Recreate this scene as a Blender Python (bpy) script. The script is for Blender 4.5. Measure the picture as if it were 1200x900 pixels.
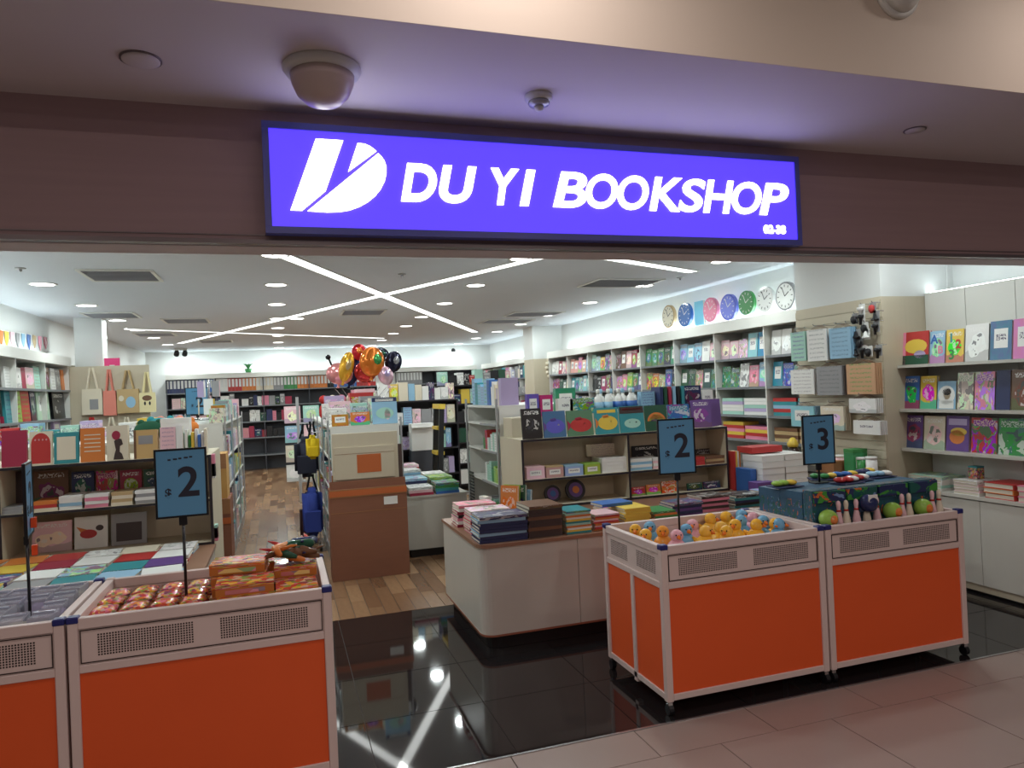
import bpy, bmesh, math, random
from mathutils import Vector, Matrix
random.seed(7)
for o in list(bpy.data.objects): bpy.data.objects.remove(o)
S = bpy.context.scene
C = S.collection
PI = math.pi

# ------------------------------------------------------------------ camera
FPX, YAW, PITCH, ROLL, CAMH = 843.8, 0.31126, 0.006898, -0.043994, 1.6
_F = Vector((math.sin(YAW)*math.cos(PITCH), math.cos(YAW)*math.cos(PITCH), math.sin(PITCH)))
_R0 = Vector((math.cos(YAW), -math.sin(YAW), 0)); _U0 = _R0.cross(_F)
_R = _R0*math.cos(ROLL) + _U0*math.sin(ROLL)
_U = -_R0*math.sin(ROLL) + _U0*math.cos(ROLL)
CAM = Vector((0, 0, CAMH))
cd = bpy.data.cameras.new('camera'); cam = bpy.data.objects.new('camera', cd); C.objects.link(cam)
cd.sensor_fit = 'HORIZONTAL'; cd.sensor_width = 36; cd.lens = FPX/1200*36
cd.clip_start = 0.05; cd.clip_end = 100
m = Matrix.Identity(4)
for i in range(3): m[i][0], m[i][1], m[i][2], m[i][3] = _R[i], _U[i], -_F[i], CAM[i]
cam.matrix_world = m
S.camera = cam
def ray(x, y): return _R*((x-600)/FPX) - _U*((y-450)/FPX) + _F
def at(x, y, X=None, Y=None, Z=None):          # pixel of the photograph -> point on a plane of the place
    d = ray(x, y)
    k = X/d.x if X is not None else Y/d.y if Y is not None else (Z-CAMH)/d.z
    return CAM + d*k

# ------------------------------------------------------------------ world, lights of the mall, exposure
w = bpy.data.worlds.new('world'); S.world = w; w.use_nodes = True
bg = w.node_tree.nodes['Background']; bg.inputs[0].default_value = (1.0, 0.90, 0.88, 1); bg.inputs[1].default_value = 0.07
S.view_settings.view_transform = 'Standard'; S.view_settings.look = 'None'
S.view_settings.exposure = 0.0; S.view_settings.gamma = 1.0; S.view_settings.use_curve_mapping = False
DOWNLIGHT_W, MALL_W, COVE_E, STRIP_E, LENS_E = 10.5, 22.0, 10.0, 3.6, 8.0
SIGN_E, LETTER_E = 1.3, 4.4
def lamp(name, parent, loc, energy, size, color=(1, 1, 1), spread=PI, rot=(0, 0, 0)):
    l = bpy.data.lights.new(name, 'AREA'); l.shape = 'DISK'; l.size = size; l.energy = energy; l.color = color; l.spread = spread
    o = bpy.data.objects.new(name, l); C.objects.link(o); o.location = loc; o.rotation_euler = rot; o.parent = parent
    return o

# ------------------------------------------------------------------ colours and materials
def lin(c):
    c = c/255
    return c/12.92 if c <= .04045 else ((c+.055)/1.055)**2.4
def rgb(r, g, b): return (lin(r), lin(g), lin(b), 1)
COL = dict(white=(232, 232, 228), cream=(228, 216, 190), grey=(150, 150, 152), black=(28, 28, 32), navy=(38, 48, 98), blue=(46, 104, 190),
           light_blue=(140, 190, 222), teal=(44, 150, 160), green=(58, 150, 74), dark_green=(34, 88, 62), lime=(150, 200, 70), yellow=(238, 200, 60),
           orange=(232, 126, 46), red=(206, 48, 46), crimson=(176, 36, 70), pink=(236, 130, 160), pale_pink=(240, 192, 200), purple=(104, 66, 148),
           lilac=(186, 166, 212), brown=(122, 82, 54), tan=(200, 168, 116), dark_brown=(66, 50, 48), mint=(160, 214, 196))
for _k, _c in list(COL.items()):
    _m = sum(_c)/3; COL[_k] = tuple(_m+(v-_m)*.84 for v in _c)
def CN(n): return n.replace('_', ' ').replace('light blue', 'light blue')
MATS = {}
def base_mat(name, color=None, rough=.5, metal=0, spec=.5, emit=None, estr=0, alpha=1, trans=0, objcol=False):
    if name in MATS: return MATS[name]
    M = bpy.data.materials.new(name); M.use_nodes = True
    b = M.node_tree.nodes['Principled BSDF']
    if color: b.inputs['Base Color'].default_value = rgb(*color)
    b.inputs['Roughness'].default_value = rough; b.inputs['Metallic'].default_value = metal
    b.inputs['Specular IOR Level'].default_value = spec
    if emit: b.inputs['Emission Color'].default_value = emit if len(emit) == 4 else rgb(*emit); b.inputs['Emission Strength'].default_value = estr
    b.inputs['Alpha'].default_value = alpha; b.inputs['Transmission Weight'].default_value = trans
    if objcol:
        n = M.node_tree.nodes.new('ShaderNodeObjectInfo'); M.node_tree.links.new(n.outputs['Color'], b.inputs['Base Color'])
    MATS[name] = M
    return M
def N(M, t, **kw):
    n = M.node_tree.nodes.new(t)
    for k, v in kw.items(): setattr(n, k, v)
    return n
def L(M, a, b): M.node_tree.links.new(a, b)
def mathn(M, op, a, b=None, c=None):
    n = N(M, 'ShaderNodeMath', operation=op)
    for i, v in enumerate((a, b, c)):
        if v is None: continue
        if isinstance(v, (int, float)): n.inputs[i].default_value = v
        else: L(M, v, n.inputs[i])
    return n.outputs[0]
def mixc(M, f, a, b):
    n = N(M, 'ShaderNodeMix', data_type='RGBA')
    for i, v in ((0, f), (6, a), (7, b)):
        if isinstance(v, (int, float, tuple)): n.inputs[i].default_value = v
        else: L(M, v, n.inputs[i])
    return n.outputs[2]
def noisy(M, color, amt=.12, scale=6, stretch=(1, 1, 1), dark=.75, coord='Object'):
    b = M.node_tree.nodes['Principled BSDF']
    tc = N(M, 'ShaderNodeTexCoord'); mp = N(M, 'ShaderNodeMapping'); mp.inputs['Scale'].default_value = stretch
    L(M, tc.outputs[coord], mp.inputs[0])
    nz = N(M, 'ShaderNodeTexNoise'); nz.inputs['Scale'].default_value = scale; nz.inputs['Detail'].default_value = 5
    L(M, mp.outputs[0], nz.inputs['Vector'])
    c = rgb(*color); d = tuple(x*dark for x in c[:3])+(1,)
    o = mixc(M, nz.outputs['Fac'], d, c); L(M, o, b.inputs['Base Color'])
    return M
plain = base_mat('painted', objcol=True, rough=.45)
glossy = base_mat('glossy_plastic', objcol=True, rough=.12)
matte = base_mat('paper', objcol=True, rough=.85, spec=.2)
foil = base_mat('foil', objcol=True, rough=.18, metal=.55)
white_wall = noisy(base_mat('white_wall_paint', rough=.7), (226, 228, 226), scale=3, dark=.96)
ceil_mat = noisy(base_mat('ceiling_paint', rough=.8), (216, 221, 228), scale=2, dark=.96)
soffit_mat = noisy(base_mat('soffit_paint', rough=.7), (222, 214, 214), scale=1.5, dark=.93)
cream_mat = noisy(base_mat('cream_paint', rough=.7), (226, 212, 196), scale=1.5, dark=.94)
fascia_mat = noisy(base_mat('dark_laminate', rough=.5), (184, 156, 158), scale=4, stretch=(.4, 1, 9), dark=.85)
trim_mat = base_mat('grey_trim', (120, 110, 112), rough=.35, metal=.3)
powder = noisy(base_mat('powder_coat', rough=.4), (216, 196, 190), scale=8, dark=.96)
orange_mat = noisy(base_mat('orange_panel', rough=.5), (232, 92, 36), scale=3, dark=.92)
laminate = noisy(base_mat('cream_laminate', rough=.28), (203, 200, 191), scale=3, stretch=(6, 6, .6), dark=.95)
beige = noisy(base_mat('beige_board', rough=.55), (204, 193, 170), scale=4, stretch=(8, 8, .5), dark=.93)
wlam = noisy(base_mat('white_laminate', rough=.4), (222, 222, 216), scale=3, dark=.97)
dark_edge = base_mat('dark_edging', (40, 36, 42), rough=.4)
toe_mat = base_mat('toe_kick', (26, 24, 26), rough=.4)
black_mat = base_mat('black_plastic', (24, 24, 28), rough=.35)
steel = base_mat('brushed_steel', (190, 192, 194), rough=.25, metal=.9)
grey_metal = base_mat('grey_metal', (176, 178, 180), rough=.35, metal=.4)
shelf_grey = base_mat('shelf_grey', (120, 124, 128), rough=.45)
shelf_dark = base_mat('shelf_dark', (66, 68, 76), rough=.45)
blue_cap = base_mat('blue_cap', (38, 42, 110), rough=.35)
paper_edge = noisy(base_mat('page_edges', rough=.9), (226, 218, 200), scale=30, stretch=(1, 14, 1), dark=.8)
pole_mat = base_mat('pole_black', (20, 20, 24), rough=.3)
blue_sign = noisy(base_mat('price_panel', rough=.3), (96, 156, 196), scale=2, dark=.94)
digit_mat = base_mat('digit_ink', (32, 34, 50), rough=.5)
sign_mat = base_mat('sign_face', (70, 50, 200), rough=.4, emit=(.085, .045, 1.0, 1), estr=SIGN_E)
letter_mat = base_mat('sign_letter', (240, 240, 250), rough=.4, emit=(.93, .94, 1.0, 1), estr=LETTER_E)
frame_mat = base_mat('sign_frame', (92, 100, 190), rough=.35)
lens_mat = base_mat('light_lens', (255, 255, 255), emit=(1, 1, .96, 1), estr=LENS_E)
strip_mat = base_mat('strip_lens', (255, 255, 255), emit=(.96, 1, .98, 1), estr=STRIP_E)
cove_mat = base_mat('cove_led', (255, 255, 255), emit=(.84, .98, 1, 1), estr=COVE_E)
clear_bag = base_mat('clear_plastic', (190, 190, 204), rough=.15, alpha=.5)
grille_mat = base_mat('vent_grey', (172, 172, 178), rough=.6)
# cardboard with faint corrugation
card_mat = noisy(base_mat('cardboard', rough=.8, spec=.2), (164, 118, 82), scale=5, stretch=(1, 1, 14), dark=.88)
card_dark = noisy(base_mat('cardboard_red', rough=.8, spec=.2), (144, 98, 78), scale=5, stretch=(1, 1, 10), dark=.85)
# printed covers: main colour from the object, second colour drawn from the object's own random number
def art_mat(name, kind):
    M = base_mat(name, rough=.32); b = M.node_tree.nodes['Principled BSDF']
    oi = N(M, 'ShaderNodeObjectInfo'); tc = N(M, 'ShaderNodeTexCoord'); sp = N(M, 'ShaderNodeSeparateXYZ'); L(M, tc.outputs['Object'], sp.inputs[0])
    x, z = sp.outputs[0], sp.outputs[2]
    hs = N(M, 'ShaderNodeHueSaturation'); L(M, oi.outputs['Color'], hs.inputs['Color'])
    L(M, mathn(M, 'MULTIPLY_ADD', oi.outputs['Random'], .6, .2), hs.inputs['Hue']); hs.inputs['Saturation'].default_value = 1.15; hs.inputs['Value'].default_value = 1.15
    c2 = hs.outputs[0]
    sh = N(M, 'ShaderNodeVectorMath', operation='ADD'); L(M, tc.outputs['Object'], sh.inputs[0])
    cb = N(M, 'ShaderNodeCombineXYZ'); L(M, mathn(M, 'MULTIPLY', oi.outputs['Random'], 40), cb.inputs[0]); L(M, mathn(M, 'MULTIPLY', oi.outputs['Random'], 17), cb.inputs[2]); L(M, cb.outputs[0], sh.inputs[1])
    nz = N(M, 'ShaderNodeTexNoise'); nz.inputs['Scale'].default_value = 5; L(M, sh.outputs[0], nz.inputs['Vector'])
    col = oi.outputs['Color']
    white = (.85, .85, .82, 1)
    def band(lo, hi): return mathn(M, 'MULTIPLY', mathn(M, 'GREATER_THAN', z, lo), mathn(M, 'LESS_THAN', z, hi))
    def letters(scale):
        wv = N(M, 'ShaderNodeTexNoise'); wv.inputs['Scale'].default_value = scale; wv.inputs['Detail'].default_value = 0
        L(M, sh.outputs[0], wv.inputs['Vector'])
        return mathn(M, 'GREATER_THAN', wv.outputs['Fac'], .5)
    inx = mathn(M, 'LESS_THAN', mathn(M, 'ABSOLUTE', x), .38)
    h3 = N(M, 'ShaderNodeHueSaturation'); L(M, oi.outputs['Color'], h3.inputs['Color']); L(M, mathn(M, 'MULTIPLY_ADD', oi.outputs['Random'], -.5, .85), h3.inputs['Hue']); h3.inputs['Saturation'].default_value = .85; h3.inputs['Value'].default_value = .7
    c3 = h3.outputs[0]
    big = N(M, 'ShaderNodeTexNoise'); big.inputs['Scale'].default_value = 2.6; big.inputs['Detail'].default_value = 1; L(M, sh.outputs[0], big.inputs['Vector'])
    wob = mathn(M, 'SUBTRACT', big.outputs['Fac'], .5)
    dark = (.05, .05, .07, 1)
    if kind == 'picture':
        col = mixc(M, mathn(M, 'LESS_THAN', mathn(M, 'MULTIPLY_ADD', wob, .35, z), .26), col, c3)
        r = mathn(M, 'ADD', mathn(M, 'POWER', mathn(M, 'MULTIPLY', x, 2.5), 2), mathn(M, 'POWER', mathn(M, 'MULTIPLY', mathn(M, 'SUBTRACT', z, .44), 3.2), 2))
        r = mathn(M, 'ADD', r, mathn(M, 'MULTIPLY', wob, 2.2))
        col = mixc(M, mathn(M, 'LESS_THAN', r, .75), col, c2)
        col = mixc(M, mathn(M, 'MULTIPLY', mathn(M, 'LESS_THAN', r, .6), mathn(M, 'GREATER_THAN', nz.outputs['Fac'], .56)), col, mixc(M, .55, c2, white))
        col = mixc(M, mathn(M, 'MULTIPLY', mathn(M, 'LESS_THAN', r, .5), mathn(M, 'LESS_THAN', nz.outputs['Fac'], .41)), col, mixc(M, .6, c3, dark))
        col = mixc(M, mathn(M, 'MULTIPLY', mathn(M, 'MULTIPLY', band(.8, .92), inx), letters(20)), col, mixc(M, .8, col, white))
    elif kind == 'collage':
        n2 = N(M, 'ShaderNodeTexNoise'); n2.inputs['Scale'].default_value = 3.4; n2.inputs['Detail'].default_value = 2; n2.inputs['Distortion'].default_value = .6; L(M, sh.outputs[0], n2.inputs['Vector'])
        sc = N(M, 'ShaderNodeSeparateColor'); L(M, n2.outputs['Color'], sc.inputs[0])
        col = mixc(M, mathn(M, 'GREATER_THAN', sc.outputs[0], .52), col, c2)
        col = mixc(M, mathn(M, 'GREATER_THAN', sc.outputs[1], .57), col, c3)
        col = mixc(M, mathn(M, 'GREATER_THAN', sc.outputs[2], .6), col, mixc(M, .6, col, white))
        col = mixc(M, mathn(M, 'LESS_THAN', sc.outputs[2], .38), col, mixc(M, .6, c3, dark))
        bar = mathn(M, 'MULTIPLY', band(.76, .93), mathn(M, 'LESS_THAN', mathn(M, 'ABSOLUTE', x), .42))
        col = mixc(M, bar, col, mixc(M, .5, oi.outputs['Color'], white)); col = mixc(M, mathn(M, 'MULTIPLY', bar, letters(20)), col, mixc(M, .4, c2, dark))
    elif kind == 'ocean':
        n2 = N(M, 'ShaderNodeTexNoise'); n2.inputs['Scale'].default_value = 7; n2.inputs['Detail'].default_value = 3; n2.inputs['Distortion'].default_value = 1.2; L(M, sh.outputs[0], n2.inputs['Vector'])
        sc = N(M, 'ShaderNodeSeparateColor'); L(M, n2.outputs['Color'], sc.inputs[0])
        col = mixc(M, mathn(M, 'GREATER_THAN', sc.outputs[0], .54), col, rgb(34, 92, 84))
        col = mixc(M, mathn(M, 'MULTIPLY', mathn(M, 'GREATER_THAN', sc.outputs[1], .56), mathn(M, 'LESS_THAN', z, .5)), col, rgb(70, 150, 60))
        col = mixc(M, mathn(M, 'GREATER_THAN', sc.outputs[2], .64), col, rgb(206, 110, 56))
        col = mixc(M, mathn(M, 'LESS_THAN', sc.outputs[1], .34), col, rgb(120, 150, 190))
    elif kind == 'lines':
        st = mathn(M, 'GREATER_THAN', mathn(M, 'FRACT', mathn(M, 'MULTIPLY', z, 7)), .62)
        col = mixc(M, mathn(M, 'MULTIPLY', mathn(M, 'MULTIPLY', st, inx), letters(26)), col, mixc(M, .5, c2, (.05, .05, .06, 1)))
    elif kind == 'label':
        bx = mathn(M, 'MULTIPLY', mathn(M, 'LESS_THAN', mathn(M, 'ABSOLUTE', x), .32), band(.3, .8))
        col = mixc(M, mathn(M, 'MULTIPLY', nz.outputs['Fac'], .6), col, c2)
        col = mixc(M, bx, col, white)
        col = mixc(M, mathn(M, 'MULTIPLY', mathn(M, 'MULTIPLY', band(.5, .66), mathn(M, 'LESS_THAN', mathn(M, 'ABSOLUTE', x), .24)), letters(24)), col, (.12, .1, .16, 1))
    elif kind == 'binder':
        bx = mathn(M, 'MULTIPLY', mathn(M, 'LESS_THAN', mathn(M, 'ABSOLUTE', x), .34), band(.34, .96))
        col = mixc(M, bx, col, (.72, .74, .74, 1))
    elif kind == 'speckle':
        v = N(M, 'ShaderNodeTexVoronoi'); v.inputs['Scale'].default_value = 7; L(M, sh.outputs[0], v.inputs['Vector'])
        sc = N(M, 'ShaderNodeSeparateColor'); L(M, v.outputs['Color'], sc.inputs[0])
        rp = N(M, 'ShaderNodeValToRGB'); rp.color_ramp.interpolation = 'CONSTANT'
        pal = [(196, 44, 52), (232, 130, 50), (240, 196, 70), (226, 110, 140), (120, 60, 90), (214, 180, 160), (120, 160, 70), (206, 70, 60)]
        while len(rp.color_ramp.elements) < len(pal): rp.color_ramp.elements.new(.5)
        for q, e in enumerate(rp.color_ramp.elements): e.position = q/len(pal); e.color = rgb(*pal[q])
        L(M, sc.outputs[0], rp.inputs[0])
        col = mixc(M, .8, col, rp.outputs[0]); b.inputs['Roughness'].default_value = .12
    L(M, col, b.inputs['Base Color'])
    return M
ART = {k: art_mat('print_'+k, k) for k in ('picture', 'collage', 'ocean', 'lines', 'label', 'binder', 'speckle')}
ART['plain'] = plain

# ------------------------------------------------------------------ mesh helpers
def box(bm, x0, x1, y0, y1, z0, z1):
    v = [bm.verts.new(p) for p in ((x0, y0, z0), (x1, y0, z0), (x1, y1, z0), (x0, y1, z0), (x0, y0, z1), (x1, y0, z1), (x1, y1, z1), (x0, y1, z1))]
    for f in ((3, 2, 1, 0), (4, 5, 6, 7), (0, 1, 5, 4), (1, 2, 6, 5), (2, 3, 7, 6), (3, 0, 4, 7)): bm.faces.new([v[i] for i in f])
def lathe(bm, prof, n=16, c=(0, 0, 0), sx=1, sy=1):
    rings = []
    for r, z in prof:
        rings.append([bm.verts.new((c[0]+max(r, 1e-4)*sx*math.cos(2*PI*i/n), c[1]+max(r, 1e-4)*sy*math.sin(2*PI*i/n), c[2]+z)) for i in range(n)])
    for a, b in zip(rings, rings[1:]):
        for i in range(n): bm.faces.new((a[i], a[(i+1) % n], b[(i+1) % n], b[i]))
    bm.faces.new(rings[0][::-1]); bm.faces.new(rings[-1])
def prism(bm, poly, y0, y1):                     # polygon in x,z pushed along y
    a = [bm.verts.new((p[0], y0, p[1])) for p in poly]; b = [bm.verts.new((p[0], y1, p[1])) for p in poly]
    n = len(poly)
    try:
        bm.faces.new(a); bm.faces.new(b[::-1])
        for i in range(n): bm.faces.new((a[i], b[i], b[(i+1) % n], a[(i+1) % n]))
    except ValueError: pass
def prismz(bm, poly, z0, z1):
    a = [bm.verts.new((p[0], p[1], z0)) for p in poly]; b = [bm.verts.new((p[0], p[1], z1)) for p in poly]
    n = len(poly); bm.faces.new(a[::-1]); bm.faces.new(b)
    for i in range(n): bm.faces.new((a[i], a[(i+1) % n], b[(i+1) % n], b[i]))
def tube(bm, pts, r, n=8):
    pts = [Vector(p) for p in pts]; rings = []
    for i, p in enumerate(pts):
        d = (pts[min(i+1, len(pts)-1)] - pts[max(i-1, 0)]).normalized()
        u = d.cross(Vector((0, 0, 1)) if abs(d.z) < .9 else Vector((1, 0, 0))).normalized(); v = d.cross(u)
        rr = r[i] if isinstance(r, (list, tuple)) else r
        rings.append([bm.verts.new(p + u*rr*math.cos(2*PI*k/n) + v*rr*math.sin(2*PI*k/n)) for k in range(n)])
    for a, b in zip(rings, rings[1:]):
        for k in range(n): bm.faces.new((a[k], a[(k+1) % n], b[(k+1) % n], b[k]))
    bm.faces.new(rings[0][::-1]); bm.faces.new(rings[-1])
def ball(bm, c, r, sx=1, sy=1, sz=1, n=12, m=8):
    lathe(bm, [(r*math.sin(PI*i/m), -r*sz*math.cos(PI*i/m)) for i in range(m+1)], n, c, sx, sy)
def mesh(bm, smooth=False, bevel=0, seg=2):
    if bevel: bmesh.ops.bevel(bm, geom=bm.edges[:], offset=bevel, segments=seg, affect='EDGES', clamp_overlap=True)
    bmesh.ops.recalc_face_normals(bm, faces=bm.faces[:])
    me = bpy.data.meshes.new('shape'); bm.to_mesh(me); bm.free(); me.materials.append(None)
    if smooth:
        for p in me.polygons: p.use_smooth = True
        if smooth == 'auto':
            bpy_o = None
    return me
def B(*boxes, bevel=0):
    bm = bmesh.new()
    for b in boxes: box(bm, *b)
    return mesh(bm, bevel=bevel, seg=1)
UNIT = B((-.5, .5, -.5, .5, 0, 1))
SOFT = B((-.5, .5, -.5, .5, 0, 1), bevel=.03)
COVER = B((-.5, .5, -.5, -.42, 0, 1), (-.5, .5, .42, .5, 0, 1), (-.5, -.47, -.42, .42, 0, 1))
PAGES = B((-.469, .47, -.419, .419, .015, .985))
FLATCOVER = B((-.5, .5, -.5, .5, 0, .12), (-.5, .5, -.5, .5, .88, 1), (-.5, .5, -.5, -.47, .12, .88))
FLATPAGES = B((-.485, .485, -.469, .485, .121, .879))
def _lat(prof, n=16, smooth=True):
    bm = bmesh.new(); lathe(bm, prof, n); return mesh(bm, smooth)
def ob(name, me, mat=None, parent=None, loc=(0, 0, 0), rot=(0, 0, 0), scale=(1, 1, 1), color=None, label=None, cat=None, group=None, kind=None):
    o = bpy.data.objects.new(name, me); C.objects.link(o); o.parent = parent
    o.location = loc; o.rotation_euler = rot; o.scale = scale
    if me is not None and mat is not None:
        s = o.material_slots[0]; s.link = 'OBJECT'; s.material = mat
    if color is not None:
        c = COL[color] if isinstance(color, str) else color
        o.color = rgb(*c) if len(c) == 3 else c
    tag(o, label, cat, group, kind)
    return o
def tag(o, label=None, cat=None, group=None, kind=None):
    for k, v in (('label', label), ('category', cat), ('group', group), ('kind', kind)):
        if v: o[k] = v
    return o
def thing(name, label, cat, loc=(0, 0, 0), rot=(0, 0, 0), group=None): return ob(name, None, loc=loc, rot=rot, label=label, cat=cat, group=group)
def struct(name, me, mat, parent=None, label=None, **kw): return ob(name, me, mat, parent, label=label, kind='structure' if parent is None else None, **kw)
def copy_tree(o, parent=None):
    c = o.copy(); C.objects.link(c); c.parent = parent
    for ch in list(o.children): copy_tree(ch, c)
    return c
ORD = ['first', 'second', 'third', 'fourth', 'fifth', 'sixth', 'seventh', 'eighth', 'ninth', 'tenth', 'eleventh', 'twelfth', 'thirteenth', 'fourteenth', 'fifteenth', 'sixteenth', 'seventeenth', 'eighteenth', 'nineteenth', 'twentieth']
ORD += ['twenty-'+o for o in ORD[:9]]
TEXTS = {}
def text_mesh(s, size, extrude=.004, offset=0., shear=0., align='CENTER'):
    k = (s, size, extrude, offset, shear, align)
    if k in TEXTS: return TEXTS[k]
    cu = bpy.data.curves.new('t', 'FONT'); cu.body = s; cu.size = size; cu.extrude = extrude; cu.offset = offset; cu.shear = shear; cu.align_x = align
    cu.resolution_u = 6
    o = bpy.data.objects.new('t', cu); C.objects.link(o)
    dg = bpy.context.evaluated_depsgraph_get(); me = bpy.data.meshes.new_from_object(o.evaluated_get(dg))
    bpy.data.objects.remove(o); me.materials.clear(); me.materials.append(None)
    TEXTS[k] = me
    return me

# ------------------------------------------------------------------ the setting
HC = 2.776
XL, XR, YB = -2.86, 5.2, 17.9
THR, FASY = 3.03, 3.065
floor = struct('floor', B((-4.5, 7, -6, YB+.1, -.06, -.006)), base_mat('grout', (96, 88, 84), rough=.8), label='floor of the mall and the bookshop')
mall_tile = noisy(base_mat('mall_tile', rough=.32), (162, 144, 136), scale=2.2, dark=.9)
black_tile = base_mat('black_granite', (34, 31, 32), rough=.045, spec=.55)
row = 0; y = 2.77
tm = {}
def tile(w, d, y0, x0, mat, name='tile'):
    k = (round(w, 3), round(d, 3), mat.name)
    if k not in tm: tm[k] = B((0, w, 0, d, -.008, 0))
    ob(name, tm[k], mat, floor, loc=(x0, y0, random.uniform(-.0006, 0)))
for r, (y0, y1) in enumerate([(2.772, THR-.012), (2.172, 2.768), (1.572, 2.168), (.972, 1.568)]):
    off = 1.49 if r % 2 == 0 else 1.785
    for k in range(-8, 8): tile(.592, y1-y0, y0, off+k*.597, mall_tile)
for r in range(4):
    y0 = THR+.002+r*.572
    for k in range(-7, 7): tile(.596, .568, y0, .93+k*.6, black_tile)
struct('threshold_strip', B((-4.4, 6.8, THR-.011, THR, -.004, .004)), steel, floor, label='thin polished metal threshold strip')
WOODY = 5.32
# wood floor: planks one by one where the aisle shows them, the material beyond
def wood_material(name, scale_brick):
    M = base_mat(name, rough=.22); b = M.node_tree.nodes['Principled BSDF']
    oi = N(M, 'ShaderNodeObjectInfo'); tc = N(M, 'ShaderNodeTexCoord'); mp = N(M, 'ShaderNodeMapping'); mp.inputs['Scale'].default_value = (9, 1.2, 1)
    L(M, tc.outputs['Object'], mp.inputs[0]); nz = N(M, 'ShaderNodeTexNoise'); nz.inputs['Scale'].default_value = 4; nz.inputs['Detail'].default_value = 6; L(M, mp.outputs[0], nz.inputs['Vector'])
    if scale_brick:
        br = N(M, 'ShaderNodeTexBrick'); mp2 = N(M, 'ShaderNodeMapping'); mp2.inputs['Rotation'].default_value = (0, 0, PI/2); L(M, tc.outputs['Object'], mp2.inputs[0]); L(M, mp2.outputs[0], br.inputs['Vector'])
        br.inputs['Scale'].default_value = 1; br.inputs['Brick Width'].default_value = .62; br.inputs['Row Height'].default_value = .11; br.inputs['Mortar Size'].default_value = .002
        br.inputs['Color1'].default_value = (.0, .0, .0, 1); br.inputs['Color2'].default_value = (1, 1, 1, 1); br.inputs['Bias'].default_value = 0
        f = br.outputs['Color']
    else: f = oi.outputs['Random']
    c = mixc(M, f, rgb(120, 86, 62), rgb(186, 148, 112)); c = mixc(M, mathn(M, 'MULTIPLY', nz.outputs['Fac'], .45), c, rgb(92, 62, 44))
    L(M, c, b.inputs['Base Color'])
    return M
plank_mat = wood_material('wood_plank', False); wood_mat = wood_material('wood_floor_far', True)
ob('wood_floor', B((-2.86, -1.2, WOODY, YB, -.008, -.001), (1.78, 5.2, WOODY, YB, -.008, -.001), (-1.2, 1.78, 9.6, YB, -.008, -.001)), wood_mat, floor)
PLANK = B((0, .106, 0, 1, -.008, 0))
for k in range(27):
    x = -1.2+k*.1103; y = WOODY-random.uniform(0, .5)
    while y < 9.58:
        l = random.choice((.5, .62, .75)); y0 = max(y, WOODY+.003); y1 = min(y+l-.003, 9.597)
        if y1-y0 > .02: ob('plank', PLANK, plank_mat, floor, loc=(x, y0, 0), scale=(1, y1-y0, 1))
        y += l
struct('ceiling', B((XL-.2, XR+1.2, FASY+.21, YB+.2, HC, HC+.1)), ceil_mat, label='white painted shop ceiling')
struct('wall_back', B((XL-.2, XR+.2, YB, YB+.15, 0, HC)), white_wall)
struct('wall_left', B((XL-.15, XL, FASY+.5, YB, 0, HC)), white_wall)
struct('wall_right', B((XR, XR+.15, 4.48, YB, 0, HC), (XR+.06, XR+.2, FASY+.3, 4.48, 0, HC)), white_wall)
struct('trim_1', B((-4.6, 7, 2.25, FASY+.35, 2.772, 2.84)), soffit_mat, label='mall soffit above the shop front')
struct('wall_front', B((-4.6, 7, FASY, FASY+.205, 2.24, 2.772)), fascia_mat, label='dark laminate fascia above the shop opening')
struct('trim_2', B((-4.6, 7, FASY-.012, FASY+.04, 2.228, 2.246), (-4.6, 7, FASY-.006, FASY, 2.262, 2.266)), trim_mat, label='grey metal edge trim under the fascia')
struct('trim_3', B((-4.6, 7, FASY+.04, FASY+.215, 2.226, 2.24)), soffit_mat, label='pale underside of the fascia')
struct('wall_front_left', B((-4.6, XL-.16, FASY+.01, FASY+.2, 0, 2.226)), beige, label='beige wall left of the shop opening')
struct('wall_front_right', B((XR+.21, 7, FASY+.01, FASY+.2, 0, 2.226)), beige, label='beige wall right of the shop opening')
struct('wall_bulkhead', B((-4.6, 7, 2.245, 2.249, 2.772, 3.4)), cream_mat, label='cream bulkhead face of the mall ceiling')
struct('ceiling_mall', B((-4.6, 7, -6, 2.245, 3.4, 3.46)), cream_mat, label='cream mall ceiling')
# mall lamps (behind and above the camera)
RING = _lat([(.1, 0), (.122, 0), (.122, -.005), (.114, -.009), (.1, -.006), (.1, 0)], 24)
LENS = _lat([(.0, -.008), (.07, -.0078), (.099, -.005), (.099, -.001), (.0, -.001)], 24)
k = 0
for X, Y, f in [(x_, y_, 1) for y_ in (-4.4, -1.6) for x_ in (-2.2, .1, 2.4, 4.7)]+[(-1.5, 1.6, .35), (.75, 1.72, .55), (3.3, 1.6, .3)]:
    t = thing('mall_downlight', f'warm mall ceiling downlight, {ORD[k]} counted from the back left', 'light', (X, Y, 3.4)); k += 1
    ob('trim_ring', RING, wlam, t); ob('lens', LENS, lens_mat, t)
    lamp('lamp', t, (0, 0, -.02), MALL_W*f, .16, (1, .88, .84) if Y > 0 else (1, .83, .76))

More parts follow.
